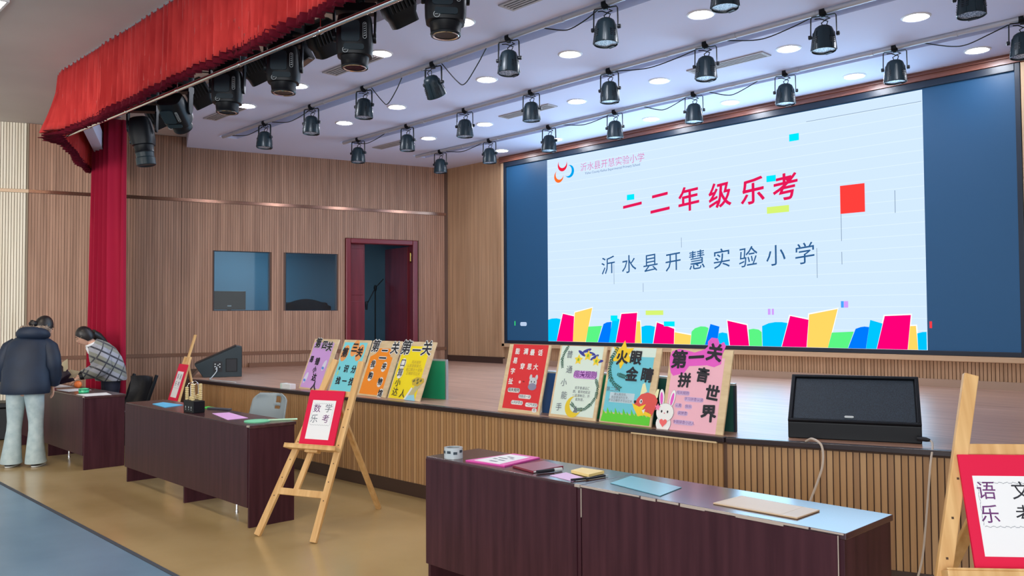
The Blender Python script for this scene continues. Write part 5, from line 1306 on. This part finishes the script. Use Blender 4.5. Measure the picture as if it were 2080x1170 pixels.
# ------------------------------------------------------------------ two women at the far desk
skin = mat('skin', (214, 168, 146), 0.5); hairm = vary(mat('black_hair', (24, 20, 22), 0.4), (18, 15, 17), (36, 30, 32), scale=(40, 40, 4), size=3)
def grow(name, chain, edges, m, parent, levels=2, root=0):
    """one continuous skinned surface over a skeleton of (x, y, z, radius) joints"""
    me = bpy.data.meshes.new(name); me.from_pydata([c[:3] for c in chain], edges, [])
    o = bpy.data.objects.new(name, me); COL.objects.link(o)
    sk = o.modifiers.new('skin', 'SKIN'); sk.use_smooth_shade = True
    lay = me.skin_vertices[0] if me.skin_vertices else None
    if lay is None:
        bm_ = bmesh.new(); bm_.from_mesh(me); bm_.verts.layers.skin.verify(); bm_.to_mesh(me); bm_.free(); lay = me.skin_vertices[0]
    for i, c in enumerate(chain):
        r = c[3] if hasattr(c[3], '__len__') else (c[3], c[3])
        lay.data[i].radius = r; lay.data[i].use_root = (i == root)
    sb = o.modifiers.new('smooth', 'SUBSURF'); sb.levels = levels; sb.render_levels = levels
    dg = bpy.context.evaluated_depsgraph_get()
    out = bpy.data.meshes.new_from_object(o.evaluated_get(dg)); bpy.data.objects.remove(o); bpy.data.meshes.remove(me)
    out.name = name; out.materials.clear(); out.materials.append(m)
    out.polygons.foreach_set('use_smooth', [True]*len(out.polygons))
    return out
def hand(chain, edges, wrist_i, W, D, S, curl=0.5, side=1):
    """palm and five bent fingers grown from the wrist joint. W wrist position, D pointing direction, S direction across the palm towards the thumb"""
    D = Vector(D).normalized(); S = Vector(S); S = (S - D*S.dot(D)).normalized(); N = D.cross(S)*side
    W = Vector(W)
    def add(p, r, prev):
        chain.append((p.x, p.y, p.z, r)); edges.append((prev, len(chain)-1)); return len(chain)-1
    palm = add(W + D*0.045, (0.019, 0.026), wrist_i)
    for k, (off, L) in enumerate(((0.026, 0.068), (0.009, 0.076), (-0.009, 0.070), (-0.026, 0.055))):
        b = W + D*0.085 + S*off; k0 = add(b, 0.0085, palm)
        d1 = (D - N*curl*0.5).normalized(); m1 = b + d1*L*0.5; k1 = add(m1, 0.0078, k0)
        d2 = (D - N*curl*1.4).normalized(); add(m1 + d2*L*0.5, 0.0065, k1)
    t0 = add(W + D*0.035 + S*0.036 - N*0.006, 0.010, palm); t1 = add(W + D*0.062 + S*0.052 - N*0.014, 0.0085, t0); add(W + D*0.086 + S*0.050 - N*0.022, 0.007, t1)
def head_mesh(c, fwd, up, s=1.0):
    """an egg-shaped head with brow, nose, lips, chin and ears; c centre, fwd where it looks"""
    fwd = Vector(fwd).normalized(); up = Vector(up); up = (up - fwd*up.dot(fwd)).normalized(); rt = fwd.cross(up)
    mb = MB(); n, m = 28, 22
    for k in range(1, m):
        ph = -PI/2 + PI*k/m; z = math.sin(ph)
        for j in range(n):
            a = 2*PI*j/n; x = math.cos(ph)*math.cos(a)*0.074; y = math.cos(ph)*math.sin(a)*0.092; zz = z*0.112
            if z < 0: x *= 1 + 0.28*z*1.0; y = y*(1+0.10*z) + 0.012*(-z)
            if y > 0.03:
                g = lambda cx, cz, sx, sz: math.exp(-((x-cx)/sx)**2 - ((zz-cz)/sz)**2)
                y += 0.022*g(0, -0.018, 0.011, 0.022) + 0.006*g(0, -0.056, 0.022, 0.010) - 0.009*g(0.03, 0.008, 0.016, 0.012) - 0.009*g(-0.03, 0.008, 0.016, 0.012) + 0.004*g(0, 0.028, 0.05, 0.012) + 0.006*g(0, -0.088, 0.02, 0.014)
            mb.v.append(Vector((x, y, zz)))
    mb.v += [Vector((0, 0.006, -0.112)), Vector((0, 0, 0.112))]; b0 = len(mb.v)-2
    for k in range(m-2):
        for j in range(n):
            a = k*n+j; b = k*n+(j+1) % n; mb.f.append((a, b, b+n, a+n))
    for j in range(n): mb.f.append((b0, (j+1) % n, j)); t = (m-2)*n; mb.f.append((b0+1, t+j, t+(j+1) % n))
    for sg in (-1, 1): mb.ball((sg*0.073, -0.006, -0.004), (0.010, 0.020, 0.030), 10, 8)
    mt = Matrix((rt, fwd, up)).transposed().to_4x4(); mt = Matrix.Translation(Vector(c)) @ mt @ Matrix.Scale(s, 4)
    return mb.xf(mt), mt
def merged(name, parts, m, parent):
    bm_ = bmesh.new()
    for me in parts: bm_.from_mesh(me)
    out = bpy.data.meshes.new(name); bm_.to_mesh(out); bm_.free(); out.materials.append(m)
    out.polygons.foreach_set('use_smooth', [True]*len(out.polygons))
    return link(name, out, parent)
def face_bits(mt, parent, glasses=False):
    bl_ = mat('dark_eye', (30, 22, 22), 0.2); lip = mat('lip_colour', (176, 92, 92), 0.45)
    for sg in (-1, 1):
        MB().ball((sg*0.030, 0.083, 0.008), (0.012, 0.006, 0.006), 10, 6).xf(mt).make('eye', bl_, parent, smooth=True)
        MB().tube([(sg*0.016, 0.094, 0.030), (sg*0.032, 0.090, 0.034), (sg*0.046, 0.080, 0.029)], 0.0035, 6).xf(mt).make('eyebrow', hairm, parent)
    MB().ball((0, 0.097, -0.056), (0.020, 0.006, 0.006), 10, 6).xf(mt).make('lips', lip, parent, smooth=True)
    if glasses:
        g = MB()
        for sg in (-1, 1):
            g.tube([(sg*0.031+0.021*math.cos(a), 0.104-0.006*abs(math.cos(a)), 0.004+0.017*math.sin(a)) for a in [2*PI*i/16 for i in range(17)]], 0.0016, 6)
            g.tube([(sg*0.052, 0.098, 0.008), (sg*0.076, 0.05, 0.012), (sg*0.078, -0.01, 0.010)], 0.0016, 6)
        g.tube([(-0.010, 0.106, 0.006), (0.010, 0.106, 0.006)], 0.0016, 6)
        g.xf(mt).make('glasses', mat('thin_gold_frame', (196, 176, 150), 0.25, metal=0.8), parent)
def hair_cap(mt, parent, extra=(), low=-0.05):
    mb = MB(); n, m = 26, 14
    for k in range(m+1):
        ph = PI/2 - (PI/2 + 0.62)*k/m
        for j in range(n):
            a = 2*PI*j/n; front = max(0.0, math.sin(a))
            p_ = max(ph, -0.62 + 1.05*front**0.8) if front > 0 else ph
            p_ = max(p_, 0.52*front*2 - 0.62)
            wv_ = 1 + 0.012*math.sin(a*13)
            mb.v.append(Vector((math.cos(p_)*math.cos(a)*0.084*wv_, math.cos(p_)*math.sin(a)*0.103*wv_ - 0.006, math.sin(p_)*0.124+0.002)))
    for k in range(m):
        for j in range(n):
            a = k*n+j; b = k*n+(j+1) % n; mb.f.append((a, a+n, b+n, b))
    mb.xf(mt)
    for pts, rad in extra: mb.tube(pts, rad, 12)
    return mb.make('hair', hairm, parent, smooth=True)
def fuzz(o, tex=30, strength=0.02):
    return o

# ---- woman in the navy padded jacket, seen from behind
navyj = vary(mat('navy_padded_jacket', (14, 30, 54), 0.6), (11, 25, 46), (18, 36, 60), size=6, bump=0.5)
denim = vary(mat('pale_blue_jeans', (172, 190, 194), 0.8), (158, 178, 184), (186, 202, 204), size=14, detail=6)
fur = vary(mat('brown_grey_fur', (142, 124, 108), 0.95), (110, 94, 82), (176, 156, 138), size=60, bump=1.0)
w = thing('person', 'woman in a navy padded jacket and flared pale jeans, seen from behind', 'person', (-10.0, 2.515, 0), (0, 0, R(52)))
hc = Vector((0.07, 0.26, 1.462)); hf = Vector((0.45, 0.80, -0.42)); 
ch = [(0, 0.0, 0.86, 0.11), (0, 0.02, 1.02, 0.10), (0, 0.07, 1.18, 0.11), (0, 0.115, 1.29, 0.075), (0.015, 0.165, 1.37, 0.045), (0.05, 0.22, 1.43, 0.05)]
ed = [(0, 1), (1, 2), (2, 3), (3, 4), (4, 5)]
hands = []
for sg in (-1, 1):
    i = len(ch); ch += [(sg*0.16, 0.10, 1.28, 0.055), (sg*0.24, 0.06, 1.06, 0.042), (sg*0.217, 0.13, 0.845, 0.026)]
    ed += [(3, i), (i, i+1), (i+1, i+2)]; hands.append((i+2, Vector((sg*0.217, 0.13, 0.845)), sg))
for sg in (-1, 1):
    i = len(ch); ch += [(sg*0.085, 0.0, 0.80, 0.085), (sg*0.105, 0.015, 0.46, 0.055), (sg*0.115, -0.02, 0.10, 0.036), (sg*0.125, 0.10, 0.045, 0.03)]
    ed += [(0, i), (i, i+1), (i+1, i+2), (i+2, i+3)]
for wi, W, sg in hands: hand(ch, ed, wi, W, (0.0, 0.25, -1), (-sg*0.5, 0.8, 0.2), 0.5, sg)
bodym = grow('body', ch, ed, skin, w)
hm, mt = head_mesh(hc, hf, (0.1, 0.2, 1.0), 0.98)
hme = hm.mesh('head', skin, True)
body = merged('body', [bodym, hme], skin, w)
face_bits(mt, w)
hair_cap(mt, w, [([hc+Vector((-0.05, -0.07, 0.03)), hc+Vector((-0.075, -0.115, 0.035)), hc+Vector((-0.085, -0.135, 0.03))], [0.03, 0.042, 0.022])])
def ring(c, rx, ry, tilt=0.0, tw=0.0):
    c = Vector(c); a = Vector((math.cos(tw)*rx, math.sin(tw)*rx, 0)); b = Vector((-math.sin(tw)*ry*math.cos(tilt), math.cos(tw)*ry*math.cos(tilt), math.sin(tilt)*ry)); return (c, a, b)
jk = MB()
rs = [ring((0, 0.0, 0.775), 0.225, 0.165), ring((0, 0.0, 0.765), 0.235, 0.178), ring((0, 0.0, 0.79), 0.243, 0.186), ring((0, 0.005, 0.87), 0.240, 0.184), ring((0, 0.01, 0.90), 0.234, 0.179), ring((0, 0.02, 1.00), 0.236, 0.181), ring((0, 0.03, 1.04), 0.229, 0.175),
      ring((0, 0.05, 1.12), 0.229, 0.175), ring((0, 0.07, 1.20), 0.220, 0.168, -.15), ring((0, 0.095, 1.275), 0.215, 0.155, -.25), ring((0, 0.125, 1.325), 0.165, 0.12, -.3), ring((0, 0.15, 1.36), 0.11, 0.09, -.35), ring((0.01, 0.165, 1.385), 0.085, 0.075, -.4)]
jk.rings(rs, 26)
for sg in (-1, 1):
    P = [(sg*0.14, 0.11, 1.285), (sg*0.200, 0.095, 1.235), (sg*0.236, 0.075, 1.15), (sg*0.250, 0.06, 1.06), (sg*0.250, 0.075, 1.02), (sg*0.244, 0.10, 0.95), (sg*0.230, 0.12, 0.885), (sg*0.222, 0.128, 0.85), (sg*0.218, 0.130, 0.835)]
    jk.tube(P, [0.072, 0.086, 0.081, 0.083, 0.073, 0.078, 0.068, 0.064, 0.042], 16)
jk.make('jacket', navyj, w, smooth=True)
hd_ = MB()
for k in range(15):
    pass
pts = [(0.03+0.118*math.cos(a), 0.135+0.118*math.sin(a), 1.362 + 0.05*(-math.sin(a))*0.5 + 0.012) for a in [PI*0.90 + (PI*1.20)*i/14 for i in range(15)]]
hd_.tube(pts, [0.030, 0.044, 0.055, 0.062, 0.066, 0.068, 0.068, 0.068, 0.068, 0.067, 0.064, 0.060, 0.052, 0.042, 0.03], 14)
hd_.make('hood', navyj, w, smooth=True)
fb_ = MB(); rr = random.Random(5)
fp = [(0.03+0.116*math.cos(a), 0.145+0.118*math.sin(a), 1.445 - 0.055*max(0.0, math.sin(a))) for a in [PI*0.74 + (PI*1.52)*i/30 for i in range(31)]]
fb_.tube(fp, [0.026+rr.uniform(-0.006, 0.008) for _ in fp], 9)
for q in fp:
    for k in range(7):
        d = Vector((rr.uniform(-1, 1), rr.uniform(-1, 1), rr.uniform(-0.3, 1))).normalized(); b = Vector(q); s = d.orthogonal().normalized()*0.006
        fb_.poly([b+d*0.018+s, b+d*0.018-s, b+d*0.048])
fb_.make('fur_trim', fur, w, smooth=False)
jn = MB()
for sg in (-1, 1):
    P = [(sg*0.075, 0.0, 0.86), (sg*0.088, 0.0, 0.76), (sg*0.098, 0.008, 0.62), (sg*0.106, 0.014, 0.47), (sg*0.110, 0.006, 0.38), (sg*0.115, -0.012, 0.22), (sg*0.120, -0.02, 0.10), (sg*0.122, -0.015, 0.045), (sg*0.122, -0.015, 0.035)]
    jn.tube(P, [0.105, 0.098, 0.086, 0.072, 0.071, 0.084, 0.097, 0.104, 0.095], 18)
jn.ball((0, -0.01, 0.86), (0.17, 0.13, 0.11), 18, 10)
jn.make('jeans', denim, w, smooth=True)
whit = mat('white_sneaker', (222, 226, 226), 0.5)
for sg in (-1, 1):
    s_ = loft(MB(), [superring(0.042, 0.125, 0.002, e=2.6, cx=sg*0.13, cy=0.035), superring(0.046, 0.132, 0.012, e=2.6, cx=sg*0.13, cy=0.035), superring(0.044, 0.128, 0.032, e=2.6, cx=sg*0.13, cy=0.035), superring(0.040, 0.10, 0.060, e=2.4, cx=sg*0.13, cy=0.012), superring(0.036, 0.062, 0.095, e=2.2, cx=sg*0.128, cy=-0.022)]).make('shoe', whit, w, smooth=True)
    loft(MB(), [superring(0.0462, 0.1325, 0.018, e=2.6, cx=sg*0.13, cy=0.035), superring(0.0466, 0.1335, 0.024, e=2.6, cx=sg*0.13, cy=0.035), superring(0.0448, 0.129, 0.032, e=2.6, cx=sg*0.13, cy=0.035)]).make('stripe', m_cable, s_)
    MB().bar((sg*0.09, 0.06, 0.048), (sg*0.17, 0.06, 0.048), 0.02, 0.012).make('strap', m_cable, s_)

# ---- woman in the checked wool jacket, leaning over the desk
plaid = mat('checked_wool_jacket', (150, 152, 154), 0.9, sheen=0.3)
n, l, b = NN(plaid)
tc = n.new('ShaderNodeTexCoord'); sp = n.new('ShaderNodeSeparateXYZ'); mpn = n.new('ShaderNodeMapping'); mpn.inputs['Rotation'].default_value = (-0.5, 0, 0); l.new(tc.outputs['Object'], mpn.inputs[0]); l.new(mpn.outputs[0], sp.inputs[0])
def stripe(out, period, width):
    a = n.new('ShaderNodeMath'); a.operation = 'PINGPONG'; a.inputs[1].default_value = period/2; l.new(out, a.inputs[0])
    c = n.new('ShaderNodeMath'); c.operation = 'LESS_THAN'; c.inputs[1].default_value = width/2; l.new(a.outputs[0], c.inputs[0]); return c.outputs[0]
adds = n.new('ShaderNodeMath'); adds.operation = 'MAXIMUM'; l.new(stripe(sp.outputs['Z'], 0.105, 0.020), adds.inputs[0]); l.new(stripe(sp.outputs['Y'], 0.115, 0.014), adds.inputs[1])
big = stripe(sp.outputs['Z'], 0.21, 0.10)
m1 = n.new('ShaderNodeMixRGB'); m1.inputs[1].default_value = lin(164, 166, 178); m1.inputs[2].default_value = lin(140, 142, 132); l.new(big, m1.inputs[0])
m2 = n.new('ShaderNodeMixRGB'); m2.inputs[2].default_value = lin(60, 62, 72); l.new(m1.outputs[0], m2.inputs[1]); l.new(adds.outputs[0], m2.inputs[0]); l.new(m2.outputs[0], b.inputs['Base Color'])
w = thing('person', 'woman in glasses and a checked wool jacket leaning over the desk', 'person', (-11.02, 3.72, 0), (0, 0, R(170)))
hc = Vector((0.0, 0.30, 1.335)); hf = Vector((0.12, 0.85, -0.45))
ch = [(0, 0.0, 0.84, 0.12), (0, 0.04, 0.98, 0.10), (0, 0.10, 1.10, 0.10), (0, 0.165, 1.195, 0.07), (0, 0.215, 1.25, 0.045), (0, 0.265, 1.30, 0.05)]
ed = [(0, 1), (1, 2), (2, 3), (3, 4), (4, 5)]
hands = []
for sg in (-1, 1):
    i = len(ch); ch += [(sg*0.155, 0.14, 1.17, 0.05), (sg*0.235, 0.10, 0.95, 0.04), (sg*0.13, 0.33, 0.85, 0.026)]
    ed += [(3, i), (i, i+1), (i+1, i+2)]; hands.append((i+2, Vector((sg*0.13, 0.33, 0.85)), sg))
for sg in (-1, 1):
    i = len(ch); ch += [(sg*0.085, 0.0, 0.78, 0.085), (sg*0.095, 0.02, 0.44, 0.055), (sg*0.10, -0.02, 0.09, 0.036), (sg*0.105, 0.10, 0.04, 0.03)]
    ed += [(0, i), (i, i+1), (i+1, i+2), (i+2, i+3)]
for wi, W, sg in hands: hand(ch, ed, wi, W, (-sg*0.25, 1, -0.42), (-sg*1, 0.2, 0.1), 0.55, sg)
bodym = grow('body', ch, ed, skin, w)
hm, mt = head_mesh(hc, hf, (0, 0.6, 1.0), 0.98)
body = merged('body', [bodym, hm.mesh('head', skin, True)], skin, w)
face_bits(mt, w, True)
hair_cap(mt, w, [([hc+Vector((0.02, -0.085, 0.035)), hc+Vector((0.06, -0.15, -0.01)), hc+Vector((0.10, -0.21, -0.07)), hc+Vector((0.125, -0.27, -0.14)), hc+Vector((0.13, -0.30, -0.20))], [0.05, 0.058, 0.052, 0.036, 0.012]),
                 ([hc+Vector((0.07, -0.03, 0.02)), hc+Vector((0.085, -0.06, -0.05)), hc+Vector((0.10, -0.09, -0.12))], [0.03, 0.04, 0.02])])
jk = MB()
rs = [ring((0, 0.0, 0.80), 0.19, 0.15), ring((0, 0.0, 0.785), 0.225, 0.175), ring((0, 0.0, 0.81), 0.235, 0.182), ring((0, 0.02, 0.92), 0.23, 0.182, -.2), ring((0, 0.05, 1.01), 0.228, 0.178, -.35), ring((0, 0.095, 1.10), 0.22, 0.165, -.5), ring((0, 0.14, 1.17), 0.19, 0.135, -.6), ring((0, 0.18, 1.215), 0.14, 0.10, -.7), ring((0, 0.215, 1.245), 0.085, 0.075, -.8)]
jk.rings(rs, 26)
for sg in (-1, 1):
    P = [(sg*0.13, 0.145, 1.175), (sg*0.20, 0.135, 1.125), (sg*0.24, 0.115, 1.04), (sg*0.25, 0.105, 0.965), (sg*0.235, 0.14, 0.925), (sg*0.19, 0.22, 0.885), (sg*0.15, 0.29, 0.868), (sg*0.137, 0.315, 0.857)]
    jk.tube(P, [0.07, 0.085, 0.080, 0.074, 0.070, 0.062, 0.052, 0.044], 16)
jk.make('jacket', plaid, w, smooth=True)
MB().tube([(0.075*math.cos(a), 0.215+0.058*math.sin(a), 1.240-0.03*math.sin(a)) for a in [2*PI*i/16 for i in range(17)]], 0.016, 10).make('white_collar', m_paper, w, smooth=True)
MB().tube([(0.0, 0.265, 1.215), (0.0, 0.262, 1.18), (0.0, 0.25, 1.12)], [0.02, 0.024, 0.012], 10).make('shirt_front', m_paper, w, smooth=True)
tr_ = MB(); tm_ = mat('navy_trousers', (30, 36, 58), 0.7)
for sg in (-1, 1):
    tr_.tube([(sg*0.08, 0.0, 0.84), (sg*0.088, 0.005, 0.70), (sg*0.095, 0.018, 0.45), (sg*0.10, -0.01, 0.2), (sg*0.102, -0.02, 0.06)], [0.105, 0.095, 0.072, 0.066, 0.07], 16)
tr_.ball((0, -0.01, 0.84), (0.165, 0.13, 0.10), 18, 10); tr_.make('trousers', tm_, w, smooth=True)
for sg in (-1, 1):
    loft(MB(), [superring(0.042, 0.125, 0.002, e=2.6, cx=sg*0.105, cy=0.035), superring(0.045, 0.13, 0.014, e=2.6, cx=sg*0.105, cy=0.035), superring(0.04, 0.10, 0.055, e=2.4, cx=sg*0.105, cy=0.012), superring(0.036, 0.062, 0.09, e=2.2, cx=sg*0.103, cy=-0.02)]).make('shoe', m_black, w, smooth=True)
for sg in (-1, 1):
    c_ = Vector((sg*0.137, 0.318, 0.856)); MB().tube([c_, c_ + Vector((-sg*0.02, 0.035, -0.012))], [0.040, 0.036], 12).make('cuff', m_cable, w, smooth=True, label='dark knitted cuff')
